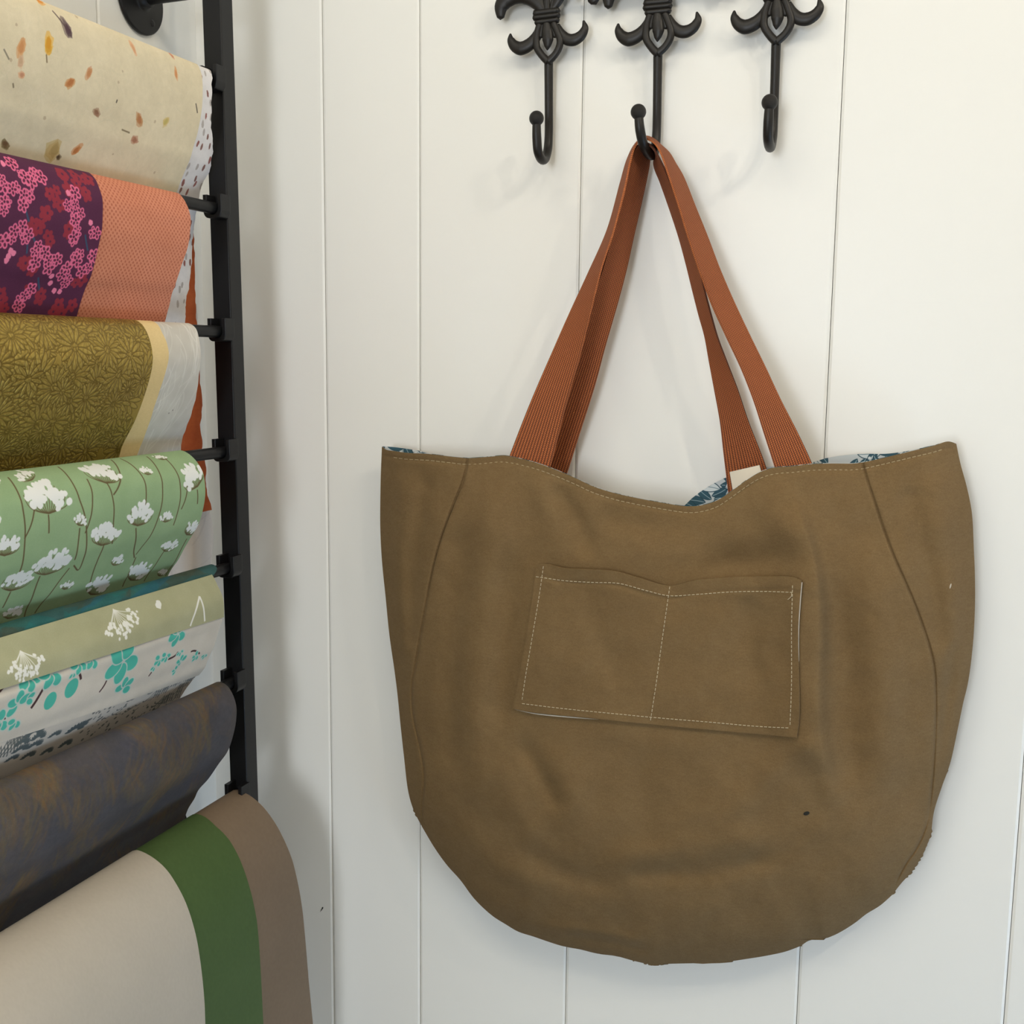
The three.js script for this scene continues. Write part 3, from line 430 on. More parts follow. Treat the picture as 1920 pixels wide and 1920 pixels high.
// topmost rod: petal paper in front, perforated white paper behind
const petalEdge = [[358, 109], [369, 120], [376, 133], [379, 148], [380, 172], [379, 195], [376, 219], [370, 250], [362, 278], [357, 297], [345, 325], [333, 355]];
const petalProf = tidy([...over(0, 0.045, 0.0012), ...measured(petalEdge, 0.14), [-0.680, 1.585], [-0.687, 1.56]]);
sheet({ name: 'petal_paper', label: 'cream handmade paper with pressed flower petals on the topmost rod', edge: K(0.14), seed: 1, profile: petalProf,
  paint: (W, H, find) => { const [c, x] = fresh(W, H, [226, 211, 178]), R = rng(11); fibres(x, W, H, 900, R, [rgb(236, 224, 196, 0.16), rgb(208, 193, 158, 0.12)], 40, 2.2); grain(c, 12, [[90, 6], [30, 5], [9, 4], [1, 3]]);
    for (let i = 0; i < 60; i++) { x.fillStyle = rgb(150, 120, 90, 0.35); blob(x, R() * W, R() * H, 2 + R() * 2, R, 5); }
    const petals = [[75, 3, 13, 8, 0, 226, 150, 60], [40, 88, 11, 22, 0.25, 214, 152, 92], [38, 115, 9, 14, 0, 216, 180, 138], [92, 83, 12, 24, 0.1, 226, 160, 40], [127, 55, 12, 22, -0.5, 84, 62, 66], [167, 138, 9, 16, 0.4, 208, 140, 92], [132, 155, 10, 17, 0.9, 198, 124, 66], [180, 210, 14, 8, 0.5, 150, 104, 78], [262, 224, 11, 19, -0.7, 190, 128, 78], [312, 228, 9, 14, 0.7, 206, 184, 110], [253, 262, 12, 10, 0, 172, 118, 88], [100, 282, 22, 25, 0.2, 188, 152, 92], [143, 282, 9, 16, 0.6, 194, 118, 62], [330, 138, 6, 15, -0.1, 212, 146, 92], [250, 90, 7, 18, -0.5, 222, 168, 120], [322, 104, 6, 12, -0.7, 204, 138, 104], [210, 52, 5, 18, -0.6, 214, 172, 112], [287, 80, 5, 13, -0.8, 150, 146, 140], [40, 141, 9, 7, 0, 212, 150, 112], [10, 270, 14, 9, 0.5, 120, 96, 60], [110, 295, 7, 6, 0, 92, 72, 44]];
    for (const [px, py, a, b, rot, r, g, bl] of petals) { const q = find(px, py); if (!q) continue; x.save(); x.translate(q[0], q[1]); x.rotate(rot); const s = 1.05; for (let l = 0; l < 4; l++) { x.fillStyle = rgb(r - l * 8 + R() * 14, g - l * 8 + R() * 14, bl - l * 6 + R() * 10, 0.5); x.save(); x.scale(a / 12, b / 12); blob(x, (R() - 0.5) * 3, (R() - 0.5) * 3, 10 * s * (1 - l * 0.17), R, 11, 0.55); x.restore(); } x.restore(); }
    const stems = [[98, 20, 122, 50, 92, 74, 70], [7, 92, 17, 112, 130, 120, 100], [87, 102, 88, 118, 120, 100, 70], [24, 156, 25, 165, 120, 105, 80], [218, 193, 220, 187, 60, 52, 44], [228, 243, 243, 249, 120, 104, 76], [367, 194, 370, 212, 70, 60, 50]];
    for (const [a, b, p, q, r, g, bl] of stems) { const u = find(a, b), v = find(p, q); if (!u || !v) continue; x.strokeStyle = rgb(r, g, bl, 0.85); x.lineWidth = 3; x.beginPath(); x.moveTo(u[0], u[1]); x.lineTo(v[0], v[1]); x.stroke(); }
    return { map: c, bump: plain(512, 256, [128, 128, 128], 14, [[40, 30], [14, 30], [5, 14]]), bumpScale: 0.0003 }; } });
const laceEdge = [[383, 119], [395, 125], [398, 150], [396, 170], [396, 223], [400, 281], [397, 299], [393, 321], [382, 342], [374, 365], [368, 397], [364, 431], [360, 500], [354, 540], [349, 560], [348, 574], [349, 594], [347, 606]];
const laceProf = [...behind(petalProf, 0.0017).slice(0, -2), [-0.684, 1.582], [-0.691, 1.555], [-0.695, 1.52], [-0.6965, 1.475]], laceAt = along(laceProf, laceEdge);
sheet({ name: 'lace_paper', label: 'white perforated lace paper with brown spots showing behind the cream petal sheet', seed: 2, thick: 0.0004, ripple: 0.0012, edge: (s, t, p) => laceAt(s, t, p) + 0.0022 * perlin.noise(s * 90, 2.2, 0.4) + 0.0014 * perlin.noise(s * 230, 5.2, 0.4), profile: laceProf, n: 140,
  paint: (W, H, find) => { const [c, x] = fresh(W, H, [232, 227, 224]), R = rng(21); grain(c, 22, [[60, 6], [14, 6], [1, 3]]); for (let r = 0; r < 46; r++) for (let k = 0; k < 60; k++) { const cx = W - 12 - k * 24 + (r % 2) * 10 + R() * 12, cy = r * 22 + R() * 14; if (R() < 0.35) continue; x.fillStyle = R() < 0.45 ? rgb(168, 158, 150, 0.75) : rgb(112 + R() * 30, 72, 62, 0.85); x.save(); x.translate(cx, cy); x.rotate(R() * 0.4 - 0.2); x.scale(0.5, 1); blob(x, 0, 0, 6.5 + R() * 3, R, 8, 0.4); x.restore(); } return { map: c }; } });

// second rod: coral dotted paper with plum-blossom paper over it
const blossomProf = tidy([...over(1, 0.04, 0.0012), ...measured([[177, 335], [185, 353], [191, 374], [191.5, 403], [190, 432], [185, 457], [177, 493], [169, 520], [160, 539], [150, 568], [143, 593]], 0.285), [-0.681, 1.455]].map(([x, y], i) => [x + (i > 4 ? 0.0006 : 0), y]));
sheet({ name: 'dotted_paper', label: 'coral paper with small darker dots beside the plum blossom sheet', edge: along(behind(blossomProf, 0.0014), [[342, 370], [352, 387], [357, 405], [357, 428], [354, 451], [348, 474], [340, 495], [331, 524], [325, 543], [319, 568], [310, 601]]), seed: 3, profile: behind(blossomProf, 0.0014),
  paint: (W, H) => { const [c, x] = fresh(W, H, [214, 138, 106]), R = rng(31); grain(c, 32, [[70, 4], [18, 4], [1, 3]]); x.fillStyle = rgb(182, 98, 70, 0.9); const p = 11.5; for (let r = 0; r * p * 0.5 < H; r++) for (let k = 0; k * p < W; k++) { x.beginPath(); x.ellipse(k * p + (r % 2) * p * 0.5, r * p * 0.5, 2.2, 2.5, 0, 0, 7); x.fill(); } return { map: c }; } });
sheet({ name: 'blossom_paper', label: 'dark plum paper printed with pink and red blossoms on the second rod', edge: K(0.285), seed: 4, far: 0.62, profile: blossomProf,
  paint: (W, H, find) => { const [c, x] = fresh(W, H, [82, 26, 62]), R = rng(41);
    const flower = (cx, cy, r, out, fill, heart) => { const a0 = R() * 6.28; for (let k = 0; k < 5; k++) { const a = a0 + k * 1.2566; x.save(); x.translate(cx + Math.cos(a) * r * 0.62, cy + Math.sin(a) * r * 0.62); x.rotate(a); x.fillStyle = out; x.beginPath(); x.ellipse(0, 0, r * 0.5, r * 0.42, 0, 0, 7); x.fill(); if (fill) { x.fillStyle = fill; x.beginPath(); x.ellipse(-r * 0.04, 0, r * 0.27, r * 0.19, 0, 0, 7); x.fill(); } x.restore(); } x.fillStyle = heart; x.beginPath(); x.arc(cx, cy, r * 0.2, 0, 7); x.fill(); };
    const stems = [[48, 392, 55, 425, 68, 460], [52, 440, 52, 460, 50, 476], [72, 520, 73, 540, 78, 560], [160, 440, 162, 455, 165, 470]]; x.strokeStyle = rgb(52, 74, 100); x.lineWidth = 4; for (const [a, b, d, e, f, g] of stems) { const q = [find(a, b), find(d, e), find(f, g)]; if (q.some((v) => !v)) continue; x.beginPath(); x.moveTo(q[0][0], q[0][1]); x.quadraticCurveTo(q[1][0], q[1][1], q[2][0], q[2][1]); x.stroke(); }
    const spread = (list, n, r, rad, out, fill, heart) => { for (const [px, py, k = 1] of list) { const q = find(px, py); if (!q) continue; for (let i = 0; i < n * k; i++) flower(q[0] + (R() - 0.5) * 2 * rad * k, q[1] + (R() - 0.5) * 2 * rad * k, r * (0.78 + R() * 0.35), out, fill, heart); } };
    spread([[110, 325], [135, 350], [165, 360], [100, 365], [85, 400], [70, 415], [112, 395], [65, 430], [95, 440], [120, 432], [45, 490], [52, 505], [60, 540], [145, 525], [10, 550], [80, 560], [100, 575], [125, 580], [165, 340], [140, 335], [5, 575]], 2, 13, 13, rgb(146, 38, 56), null, rgb(82, 26, 62));
    spread([[28, 312], [44, 325], [62, 322], [75, 335], [50, 340], [12, 345], [22, 352], [60, 358], [45, 375], [8, 378], [0, 385], [138, 365], [130, 385], [145, 395], [148, 415], [152, 430], [35, 420], [25, 438], [45, 445], [5, 452], [172, 445], [140, 455], [145, 470], [175, 470], [72, 470], [92, 470], [70, 490], [85, 498], [108, 495], [118, 512], [120, 528], [140, 495], [160, 502], [52, 545], [38, 560], [36, 575]], 2, 12.5, 11, rgb(228, 108, 144), rgb(92, 26, 58), rgb(70, 20, 50));
    for (const [px, py] of [[6, 307], [20, 470], [16, 480], [25, 475], [12, 488], [97, 518], [95, 530], [102, 545], [112, 547], [170, 418], [128, 362]]) { const q = find(px, py); if (q) { x.fillStyle = rgb(238, 130, 162); blob(x, q[0], q[1], 6, R); } }
    grain(c, 42, [[50, 3], [1, 3]]); return { map: c }; } });

// third rod: white fibre paper, pale yellow, embossed gold
const goldProf = tidy([...over(2, 0.04, 0.0012), ...measured([[252, 600], [265, 607], [275, 622], [283, 645], [287, 670], [285, 692], [279, 717], [271, 742], [260, 772], [250, 795], [237, 820], [229, 836], [223, 857]], 0.236), [-0.683, 1.33]]), fibreAt = along(behind(goldProf, 0.0028), [[370, 623], [375, 647], [375, 675], [374, 703], [367, 747], [353, 793], [340, 843]]);
sheet({ name: 'fibre_paper', label: 'translucent white fibrous paper at the right end of the third rod', edge: (s, t, p) => fibreAt(s, t, p) + 0.001 * perlin.noise(s * 160, 1.2, 7.4), seed: 5, thick: 0.0003, profile: behind(goldProf, 0.0028), wave: 0.0004,
  paint: (W, H) => { const [c, x] = fresh(W, H, [206, 200, 188]), R = rng(51); grain(c, 52, [[70, 10], [25, 8]]); for (let i = 0; i < 420; i++) { const a = R() * W, b = R() * H, l = 60 + R() * 160; x.strokeStyle = rgb(240, 236, 226, 0.1 + R() * 0.3); x.lineWidth = 1.5 + R() * 3; x.beginPath(); x.moveTo(a, b); x.bezierCurveTo(a + (R() - 0.5) * 60, b + l * 0.3, a + (R() - 0.5) * 80, b + l * 0.6, a - 20 + (R() - 0.5) * 90, b + l); x.stroke(); } for (let i = 0; i < 30; i++) { x.fillStyle = rgb(96, 88, 76, 0.6); blob(x, R() * W, R() * H, 2, R, 5); } const b = canvas(W, H), bx = b.getContext('2d'); bx.drawImage(c, 0, 0); return { map: c, bump: b, bumpScale: 0.0012 }; } });
sheet({ name: 'yellow_paper', label: 'plain pale yellow paper showing as a strip beside the gold sheet', edge: along(behind(goldProf, 0.0014), [[290, 604], [302, 620], [312, 640], [316, 657], [312, 692], [302, 726], [290, 763], [279, 799], [269, 826], [258, 851]]), seed: 6, profile: behind(goldProf, 0.0014), paint: (W, H) => ({ map: plain(256, 256, [228, 200, 142], 61, [[70, 4], [20, 3], [1, 3]]) }) });
sheet({ name: 'gold_paper', label: 'gold paper embossed with chrysanthemum flowers on the third rod', edge: K(0.236), seed: 7, far: 0.62, rough: 0.42, metal: 0.55, profile: goldProf,
  paint: (W, H) => { const c = canvas(W, H), x = c.getContext('2d'), b = canvas(W, H), y = b.getContext('2d'), R = rng(71); x.fillStyle = rgb(170, 144, 66); x.fillRect(0, 0, W, H); y.fillStyle = rgb(150, 150, 150); y.fillRect(0, 0, W, H);
    for (let i = 0; i < 620; i++) { const cx = R() * W, cy = R() * H, r = 22 + R() * 26, n = 12 + ((R() * 6) | 0), a0 = R() * 6.28; for (let k = 0; k < n; k++) { const a = a0 + (k / n) * 6.283; for (const [ctx, s, f, lw] of [[x, rgb(112, 90, 30, 0.75), rgb(186, 160, 78, 0.5), 2], [y, rgb(40, 40, 40, 0.9), rgb(225, 225, 225, 0.7), 3]]) { ctx.save(); ctx.translate(cx + Math.cos(a) * r * 0.6, cy + Math.sin(a) * r * 0.6); ctx.rotate(a); ctx.beginPath(); ctx.ellipse(0, 0, r * 0.4, r * 0.12, 0, 0, 7); ctx.fillStyle = f; ctx.fill(); ctx.strokeStyle = s; ctx.lineWidth = lw; ctx.stroke(); ctx.restore(); } } }
    return { map: c, bump: b, bumpScale: 0.0005 }; } });
// orange sheet and pale tissue hanging behind the rods
function hanging(o) { // flat sheet in the plane x = o.x, its right edge through measured points
  const e = o.right.map(([a, b]) => atX(a, b, o.x)), top = o.top, bot = e[e.length - 1].y, zAt = (y) => { if (y >= e[0].y) return e[0].z; for (let i = 1; i < e.length; i++) if (y >= e[i].y) return lerp(e[i - 1].z, e[i].z, (e[i - 1].y - y) / (e[i - 1].y - e[i].y)); return e[e.length - 1].z; };
  return sheet({ ...o, profile: [[o.x + 0.004, top], [o.x + 0.001, lerp(top, bot, 0.4)], [o.x, lerp(top, bot, 0.7)], [o.x - 0.002, bot]], edge: (s, t, p) => zAt(p[1]) + (o.rag ?? 0) * perlin.noise(s * 120, 3.3, o.seed) });
}
hanging({ name: 'orange_paper', label: 'rough-edged burnt orange paper hanging behind the green and white sheets', x: -0.703, top: 1.58, seed: 8, rag: 0.0022, far: 0.55, ripple: 0.0008, right: [[361, 530], [365, 580], [370, 640], [374, 720], [379, 760], [376, 795], [380, 845], [387, 870], [388, 900], [391, 925], [402, 956]], paint: (W, H) => { const c = plain(512, 512, [178, 84, 32], 81, [[90, 14], [24, 10], [7, 6], [1, 3]]); return { map: c }; } });
hanging({ name: 'tissue_paper', label: 'pale pinkish tissue paper hanging behind the green sheet near the post', x: -0.712, top: 1.5, seed: 9, rag: 0.001, far: 0.5, ripple: 0.0012, right: [[366, 700], [376, 860], [392, 948], [401, 1000], [398, 1045], [396, 1070], [399, 1110]], paint: (W, H) => { const [c, x] = fresh(512, 512, [214, 205, 196]), R = rng(91); fibres(x, 512, 512, 260, R, [rgb(232, 226, 220, 0.5), rgb(196, 184, 178, 0.4)], 70, 3); grain(c, 92, [[60, 6], [1, 2]]); return { map: c }; } });

// umbels: heads of small flowers on fine rays
function umbel(x, cx, cy, size, rot, R, ray, petal, n = 13, big = 1, dome = 1) {
  x.save(); x.translate(cx, cy); x.rotate(rot); x.strokeStyle = ray; x.lineWidth = Math.max(1.4, size * 0.022);
  const tips = []; for (let k = 0; k < n; k++) { const f = (k / (n - 1)) * 2 - 1, tx = f * size * 0.95, ty = -size * (1.05 - 0.45 * f * f) + (R() - 0.5) * size * 0.25; tips.push([tx, ty]); x.beginPath(); x.moveTo(0, 0); x.bezierCurveTo(tx * lerp(0.25, 0.9, dome), -size * lerp(0.3, 0.12, dome), tx * lerp(0.7, 1.05, dome), ty * lerp(0.7, 0.5, dome), tx, ty); x.stroke(); }
  x.fillStyle = petal; for (const [tx, ty] of tips) for (let q = 0; q < (dome > 0.5 ? 4 : 6); q++) { const f = lerp(0.78, 0.52, dome) + 0.52 * R(), r = size * (0.085 + R() * 0.06) * big; x.save(); x.translate(tx * f + (R() - 0.5) * size * 0.3, ty * f + (R() - 0.5) * size * 0.3); x.rotate(Math.atan2(ty, tx) + 1.57); x.scale(0.9, 1.1); blob(x, 0, 0, r, R, 14, 0.12); x.restore(); }
  x.restore();
}
sheet({ name: 'parsley_paper', label: 'green paper printed with white cow parsley heads on the fourth rod', edge: K(0.178), seed: 10, far: 0.62, profile: tidy([...over(3), ...measured([[339, 846], [354, 851], [370, 867], [381, 887], [384, 904], [385, 926], [381, 952], [372, 983], [359, 1005], [346, 1027], [333, 1051], [322, 1066], [315, 1079]], 0.178), [-0.676, 1.222], [-0.684, 1.2]]),
  paint: (W, H, find) => { const [c, x] = fresh(W, H, [146, 172, 128]), R = rng(101); grain(c, 102, [[120, 5], [30, 4], [1, 3]]); const br = rgb(96, 80, 48), wh = rgb(232, 233, 228);
    const line = (l) => { const q = l.map(([a, b]) => find(a, b)); if (q.some((v) => !v)) return; x.strokeStyle = br; x.lineWidth = 3; x.beginPath(); x.moveTo(q[0][0], q[0][1]); for (let i = 1; i < q.length - 1; i++) x.quadraticCurveTo(q[i][0], q[i][1], (q[i][0] + q[i + 1][0]) / 2, (q[i][1] + q[i + 1][1]) / 2); x.lineTo(q.at(-1)[0], q.at(-1)[1]); x.stroke(); };
    [[[15, 895], [35, 930], [46, 980], [45, 1030], [30, 1090]], [[65, 950], [62, 975], [46, 1010]], [[91, 965], [92, 985], [92, 1000]], [[108, 875], [140, 920], [158, 960], [163, 1010], [148, 1075], [138, 1060]], [[163, 898], [174, 930], [172, 965], [160, 1000]], [[200, 905], [213, 935], [212, 980], [210, 1020]], [[208, 862], [228, 890], [222, 915], [213, 928]], [[225, 860], [262, 885], [275, 920], [270, 960]], [[275, 856], [300, 890], [303, 950], [290, 990], [255, 1040]], [[310, 860], [336, 895], [338, 940], [325, 985]], [[352, 900], [350, 930], [340, 955]], [[370, 918], [370, 945]], [[75, 1080], [55, 1130], [45, 1160]], [[130, 1065], [95, 1110], [65, 1150]], [[195, 1020], [178, 1060], [165, 1100]], [[310, 1030], [290, 1060], [270, 1090]], [[255, 1045], [240, 1080], [230, 1100]], [[350, 1010], [330, 1050], [310, 1080]], [[150, 990], [146, 1020], [140, 1050]], [[20, 1110], [5, 1140]], [[255, 990], [250, 1030], [252, 1046]]].forEach(line);
    const heads = [[92, 963, 46, 100, 0.05], [199, 906, 38, 0, 0.25], [277, 890, 14, 0, 0.2], [371, 912, 36, 0, -0.45], [258, 986, 34, 0, 0.15], [190, 1023, 34, 0, 0.2], [148, 985, 15, 0, 0.4], [8, 1042, 26, 0, 0.15], [85, 1078, 40, 0, 0.12], [20, 1108, 34, 0, 0.2], [310, 979, 17, 0, 0.15], [309, 1034, 24, 0, 0.35], [350, 1003, 26, 0, 0.4], [213, 1060, 18, 0, 0.35], [170, 1115, 36, 0, 0.45], [245, 1088, 36, 0, 0.45], [120, 1105, 15, 0, 0.3], [15, 1160, 22, 0, 0.3], [298, 1080, 16, 0, 0.4], [305, 862, 14, 0, 0.2], [60, 900, 20, 0, -0.3], [-40, 1000, 36, 0, 0.1], [-30, 920, 36, 0, 0.1]];
    for (const [px, py, s, , r] of heads) { const q = find(px, py); if (q) umbel(x, q[0], q[1], s * 1.15, r, R, br, wh, s > 25 ? 14 : 8, s > 25 ? 1.15 : 1.4); }
    return { map: c, bump: plain(256, 256, [128, 128, 128], 103, [[30, 20], [8, 14]]), bumpScale: 0.0002 }; } });

// fifth rod: teal paper underneath, then sage, turquoise blossom and grey print, each a little lower
{ const y = rodY(4), x = rodX(y);
  sheet({ name: 'teal_paper', label: 'dark teal and blue paper showing along the top of the fifth rod', edge: (s, t) => 0.136 + 0.03 * smooth(t, 0.28, 0.36), seed: 12, far: 0.62, profile: [[x - 0.0165, y - 0.045], [x - 0.014, y - 0.016], [x - 0.0098, y + 0.002], [x - 0.0045, y + 0.0072], [x + 0.0015, y + 0.0078], [x + 0.0068, y + 0.0035], [x + 0.0098, y - 0.0045], [x + 0.011, y - 0.02], [x + 0.0095, y - 0.05], [x - 0.002, y - 0.075], [x - 0.019, y - 0.1], [x - 0.034, y - 0.122], [x - 0.044, y - 0.145]], paint: (W, H) => { const [c, x] = fresh(512, 512, [44, 84, 82]), R = rng(121); for (let i = 0; i < 160; i++) { x.fillStyle = [rgb(20, 108, 106, 0.4), rgb(66, 70, 54, 0.5), rgb(24, 84, 112, 0.4)][i % 3]; x.save(); x.translate(R() * 512, R() * 512); x.rotate(R() * 3); x.scale(2.4, 0.7); blob(x, 0, 0, 14 + R() * 16, R, 9, 0.6); x.restore(); } grain(c, 122, [[12, 8], [1, 4]]); return { map: c }; } });
}
const sageEdge = measured([[396, 1077], [400, 1084], [406, 1097], [414, 1114], [417.5, 1128], [418, 1157]], 0.15);
const turqEdge = measured([[418, 1157], [412, 1178], [401, 1214], [392, 1233], [385, 1251], [374, 1266]], 0.15), turqTail = measured([[365, 1277], [354, 1292], [344, 1308], [332, 1325]], 0.15);
sheet({ name: 'sage_paper', label: 'sage green paper with white hanging flower heads on the fifth rod', edge: K(0.15), seed: 13, far: 0.62, skew: 0.55, n: 60, profile: sageEdge.map(([a, b]) => [a + 0.001, b]),
  paint: (W, H, find) => { const [c, x] = fresh(W, H, [170, 168, 132]), R = rng(131); grain(c, 132, [[90, 5], [25, 4], [1, 3]]); const wh = rgb(234, 232, 222);
    for (const l of [[[38, 1166], [39, 1195], [38, 1222]], [[40, 1166], [70, 1178], [88, 1205], [94, 1246]], [[194, 1127], [206, 1136], [212, 1143]], [[282, 1108], [292, 1118], [297, 1133]], [[374, 1118], [366, 1142], [357, 1174]], [[374, 1118], [380, 1135], [384, 1165]], [[285, 1108], [300, 1112], [303, 1116]]]) { const q = l.map(([a, b]) => find(a, b)); if (q.some((v) => !v)) continue; x.strokeStyle = wh; x.lineWidth = 5; x.beginPath(); x.moveTo(q[0][0], q[0][1]); x.quadraticCurveTo(q[1][0], q[1][1], q[2][0], q[2][1]); x.stroke(); }
    for (const [px, py, s] of [[38, 1220, 34], [212, 1142, 40]]) { const q = find(px, py); if (q) umbel(x, q[0], q[1], s * 1.05, Math.PI + (s > 36 ? -0.2 : 0), R, wh, wh, 11, 0.75, 0); }
    for (const [px, py] of [[280, 1109], [297, 1135], [298, 1132]]) { const q = find(px, py); if (q) { x.fillStyle = wh; blob(x, q[0], q[1], 8, R); } } return { map: c }; } });
const petal5 = (x, cx, cy, r, rot, n, R) => { for (let k = 0; k < n; k++) { const a = rot + k * 1.15; x.beginPath(); x.ellipse(cx + Math.cos(a) * r * 0.7, cy + Math.sin(a) * r * 0.7, r * 0.62, r * 0.46, a, 0, 7); x.fill(); x.strokeStyle = rgb(200, 210, 198); x.lineWidth = 3; x.stroke(); } };
sheet({ name: 'turquoise_paper', label: 'off-white paper with turquoise blossoms on dark twigs below the sage strip', edge: K(0.15), seed: 14, far: 0.62, skew: 0.85, profile: [[-0.6395, 1.2285], [-0.6325, 1.215], [-0.6295, 1.203], ...turqEdge].map(([a, b]) => [a - 0.0005, b]),
  paint: (W, H, find) => { const [c, x] = fresh(W, H, [216, 206, 190]), R = rng(141); grain(c, 142, [[90, 5], [25, 4], [1, 3]]);
    x.strokeStyle = rgb(66, 38, 38); for (const [l, w] of [[[[86, 1278], [72, 1305], [58, 1328]], 6], [[[8, 1282], [2, 1290], [-6, 1300]], 6], [[[140, 1254], [147, 1264], [152, 1274]], 5], [[[202, 1270], [195, 1284], [186, 1298]], 4], [[[294, 1240], [286, 1256], [279, 1268]], 4], [[[334, 1222], [328, 1232], [316, 1236]], 5], [[[358, 1222], [364, 1218], [374, 1226]], 4], [[[11, 1338], [6, 1352], [0, 1368]], 4], [[[130, 1240], [128, 1244], [120, 1246]], 4]]) { const q = l.map(([a, b]) => find(a, b)); if (q.some((v) => !v)) continue; x.lineWidth = w; x.beginPath(); x.moveTo(q[0][0], q[0][1]); x.quadraticCurveTo(q[1][0] + 6, q[1][1], q[2][0], q[2][1]); x.stroke(); }
    x.fillStyle = rgb(78, 186, 164); for (const [px, py, r, n, rot] of [[52, 1272, 20, 5, 0.3], [96, 1262, 23, 5, 1], [34, 1320, 20, 4, 2.4], [50, 1312, 14, 2, -0.5], [147, 1244, 16, 3, 0.7], [172, 1236, 16, 3, 1.2], [232, 1240, 36, 5, 0.4], [334, 1188, 22, 5, 0.6], [300, 1236, 13, 3, 1.4], [312, 1230, 12, 4, 0.2], [338, 1222, 9, 3, 0.2], [340, 1240, 13, 4, 2.2], [368, 1230, 11, 4, 0.9], [384, 1228, 9, 3, 0.6], [232, 1290, 20, 4, 3.4], [137, 1262, 9, 2, 1], [330, 1256, 10, 3, 2], [4, 1352, 18, 4, 1], [30, 1352, 14, 3, 1], [290, 1250, 9, 2, 1.5]]) { const q = find(px, py); if (q) petal5(x, q[0], q[1], r * 1.1, rot, n, R); }
    for (const [px, py, r] of [[134, 1290, 17], [94, 1314, 15]]) { const q = find(px, py); if (q) { x.fillStyle = rgb(78, 186, 164); x.beginPath(); x.ellipse(q[0], q[1], r, r * 1.2, 0, 0, 7); x.fill(); } } return { map: c }; } });
sheet({ name: 'grey_print_paper', label: 'off-white paper with a grey leaf and zigzag print below the turquoise blossoms', edge: K(0.153), seed: 15, far: 0.62, skew: 0.12, profile: [[-0.6335, 1.21], [-0.6315, 1.195], ...turqEdge.slice(1), ...turqTail].map(([a, b]) => [a - 0.0016, b]),
  paint: (W, H, find) => { const [c, x] = fresh(W, H, [212, 202, 188]), R = rng(151); grain(c, 152, [[90, 5], [1, 3]]); const inkA = rgb(96, 100, 96, 0.8);
    const leafy = (px, py, s) => { const q = find(px, py); if (!q) return; x.fillStyle = rgb(88, 98, 98); for (let k = 0; k < 11; k++) { const a = -2.9 + k * 0.3; x.beginPath(); x.ellipse(q[0] + Math.cos(a) * s * 0.7, q[1] + Math.sin(a) * s * 0.55, s * 0.38, s * 0.12, a, 0, 7); x.fill(); } };
    for (const [a, b, s] of [[62, 1378, 26], [70, 1385, 20], [96, 1352, 26], [130, 1340, 26], [138, 1370, 28], [100, 1380, 18], [150, 1362, 20], [36, 1408, 22], [62, 1400, 22], [50, 1420, 20], [85, 1412, 18], [120, 1398, 20], [20, 1425, 18], [110, 1345, 18], [148, 1336, 18], [40, 1396, 20], [170, 1320, 14], [178, 1318, 12]]) leafy(a, b, s);
    const zig = (px, py, n, w, h) => { const q = find(px, py); if (!q) return; x.strokeStyle = inkA; x.lineWidth = 3; for (let k = 0; k < n; k++) { x.beginPath(); x.moveTo(q[0] + k * 9, q[1] + h + k * 3); x.lineTo(q[0] + k * 9 + w * 0.5, q[1] + k * 3 - h * 0.2); x.lineTo(q[0] + k * 9 + w, q[1] + h + k * 3); x.stroke(); } };
    for (const [a, b] of [[338, 1268], [352, 1258], [318, 1278], [330, 1288], [300, 1292], [345, 1278], [310, 1305], [2, 1400], [14, 1390], [-10, 1410], [24, 1372], [285, 1300], [325, 1300], [360, 1252], [362, 1262], [300, 1310]]) zig(a, b, 3, 26, 26);
    x.strokeStyle = inkA; x.lineWidth = 3; for (let i = 0; i < 34; i++) { const q = find(190 + R() * 120, 1345 - (R() * 70)); if (!q) continue; x.beginPath(); x.arc(q[0], q[1], 6 + R() * 9, 0.3, 2.9); x.stroke(); }
    for (let i = 0; i < 130; i++) { const q = find(150 + R() * 170, 1390 - R() * 70); if (!q) continue; x.fillStyle = rgb(96, 98, 92, 0.8); blob(x, q[0], q[1], 2 + R() * 3, R, 6); }
    return { map: c }; } });

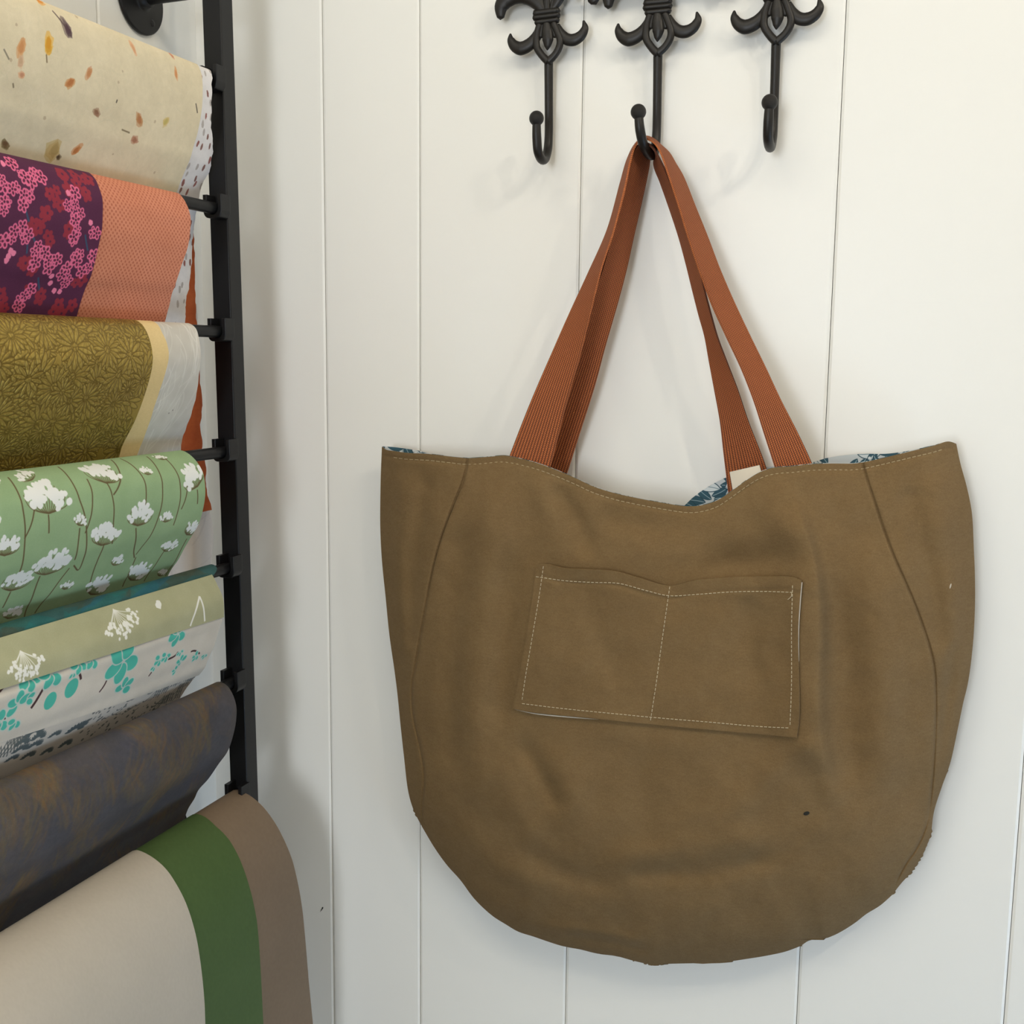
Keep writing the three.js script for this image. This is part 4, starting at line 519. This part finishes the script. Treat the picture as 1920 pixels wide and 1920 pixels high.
// sixth rod
sheet({ name: 'marbled_paper', label: 'dark slate paper with brushed bronze streaks on the sixth rod', edge: K(0.132), seed: 16, far: 0.64, thick: 0.0005, rough: 0.7, profile: tidy([...over(5), ...measured([[411, 1279], [424, 1284], [435, 1299], [443, 1323], [443, 1349], [437, 1380], [427, 1409], [411, 1432], [391, 1461], [372, 1482], [365, 1497]], 0.132), [-0.688, 0.985], [-0.696, 0.965]]),
  paint: (W, H) => { const [c, x] = fresh(W, H, [74, 68, 66]), R = rng(161); for (let i = 0; i < 90; i++) { const a = R() * W, b = R() * H; x.fillStyle = rgb(62, 62, 74, 0.25); x.save(); x.translate(a, b); x.scale(1.3, 1); blob(x, 0, 0, 30 + R() * 50, R, 12, 0.4); x.restore(); } for (let i = 0; i < 120; i++) { const a = R() * W, b = R() * H, t = -1.6 + (R() - 0.5) * 1.2; for (let k = 0; k < 40; k++) { const l = 20 + R() * 60, o = (R() - 0.5) * 60, p = (R() - 0.5) * 60; x.strokeStyle = rgb(108 + R() * 26, 82 + R() * 16, 38, 0.075); x.lineWidth = 3 + R() * 7; x.beginPath(); x.moveTo(a + o, b + p); x.quadraticCurveTo(a + o + Math.cos(t) * l * 0.5 + 6, b + p + Math.sin(t) * l * 0.5, a + o + Math.cos(t + (R() - 0.5) * 0.4) * l, b + p + Math.sin(t) * l); x.stroke(); } } grain(c, 162, [[60, 7], [9, 5], [1, 4]]); return { map: c }; } });

// lowest rod: three plain sheets, each standing further along the rod; they hang free
{ const creamE = measured([[257, 1594], [284, 1606], [311, 1629], [332, 1660], [349, 1694], [366, 1748], [376, 1805], [383, 1873], [385, 1920]], 0.265);
  const down = [[-0.5765, 0.8], [-0.577, 0.7], [-0.578, 0.6], [-0.58, 0.5]];
  const prof = (off) => tidy([...over(6, 0.045, 0.001), ...creamE, ...down]).map(([a, b], i) => [a - (i > 4 ? off * clamp((1.008 - b) / 0.02, 0, 1) : 0), b - (i > 1 && b > 0.98 ? off * 0.5 : 0)]);
  const card = (W, H, col, seed) => ({ map: plain(256, 256, col, seed, [[80, 3], [20, 2], [1, 2]]) });
  sheet({ name: 'tan_card', label: 'tan card standing furthest right on the lowest rod, rolling down past the post', seed: 17, thick: 0.0006, rough: 0.75, wave: 0, far: 0.64, n: 120, profile: prof(0.0026), edge: along(prof(0.0026), [[454, 1484], [481, 1501], [508, 1531], [528, 1565], [548, 1612], [562, 1670], [572, 1755], [579, 1839], [587, 1920]]), paint: (W, H) => card(W, H, [120, 101, 80], 171) });
  sheet({ name: 'green_card', label: 'plain olive green card on the lowest rod, between the tan and cream cards', seed: 18, thick: 0.0006, rough: 0.75, wave: 0, far: 0.64, n: 120, profile: prof(0.0013), edge: along(prof(0.0013), [[376, 1528], [403, 1548], [430, 1575], [450, 1612], [467, 1660], [481, 1721], [487, 1789], [494, 1920]]), paint: (W, H) => card(W, H, [66, 89, 40], 181) });
  sheet({ name: 'cream_card', label: 'plain cream card nearest the camera on the lowest rod', seed: 19, thick: 0.0006, rough: 0.75, wave: 0, far: 0.64, n: 120, profile: prof(0), edge: K(0.265), paint: (W, H) => card(W, H, [184, 174, 158], 191) });
}

renderer.render(scene, camera);
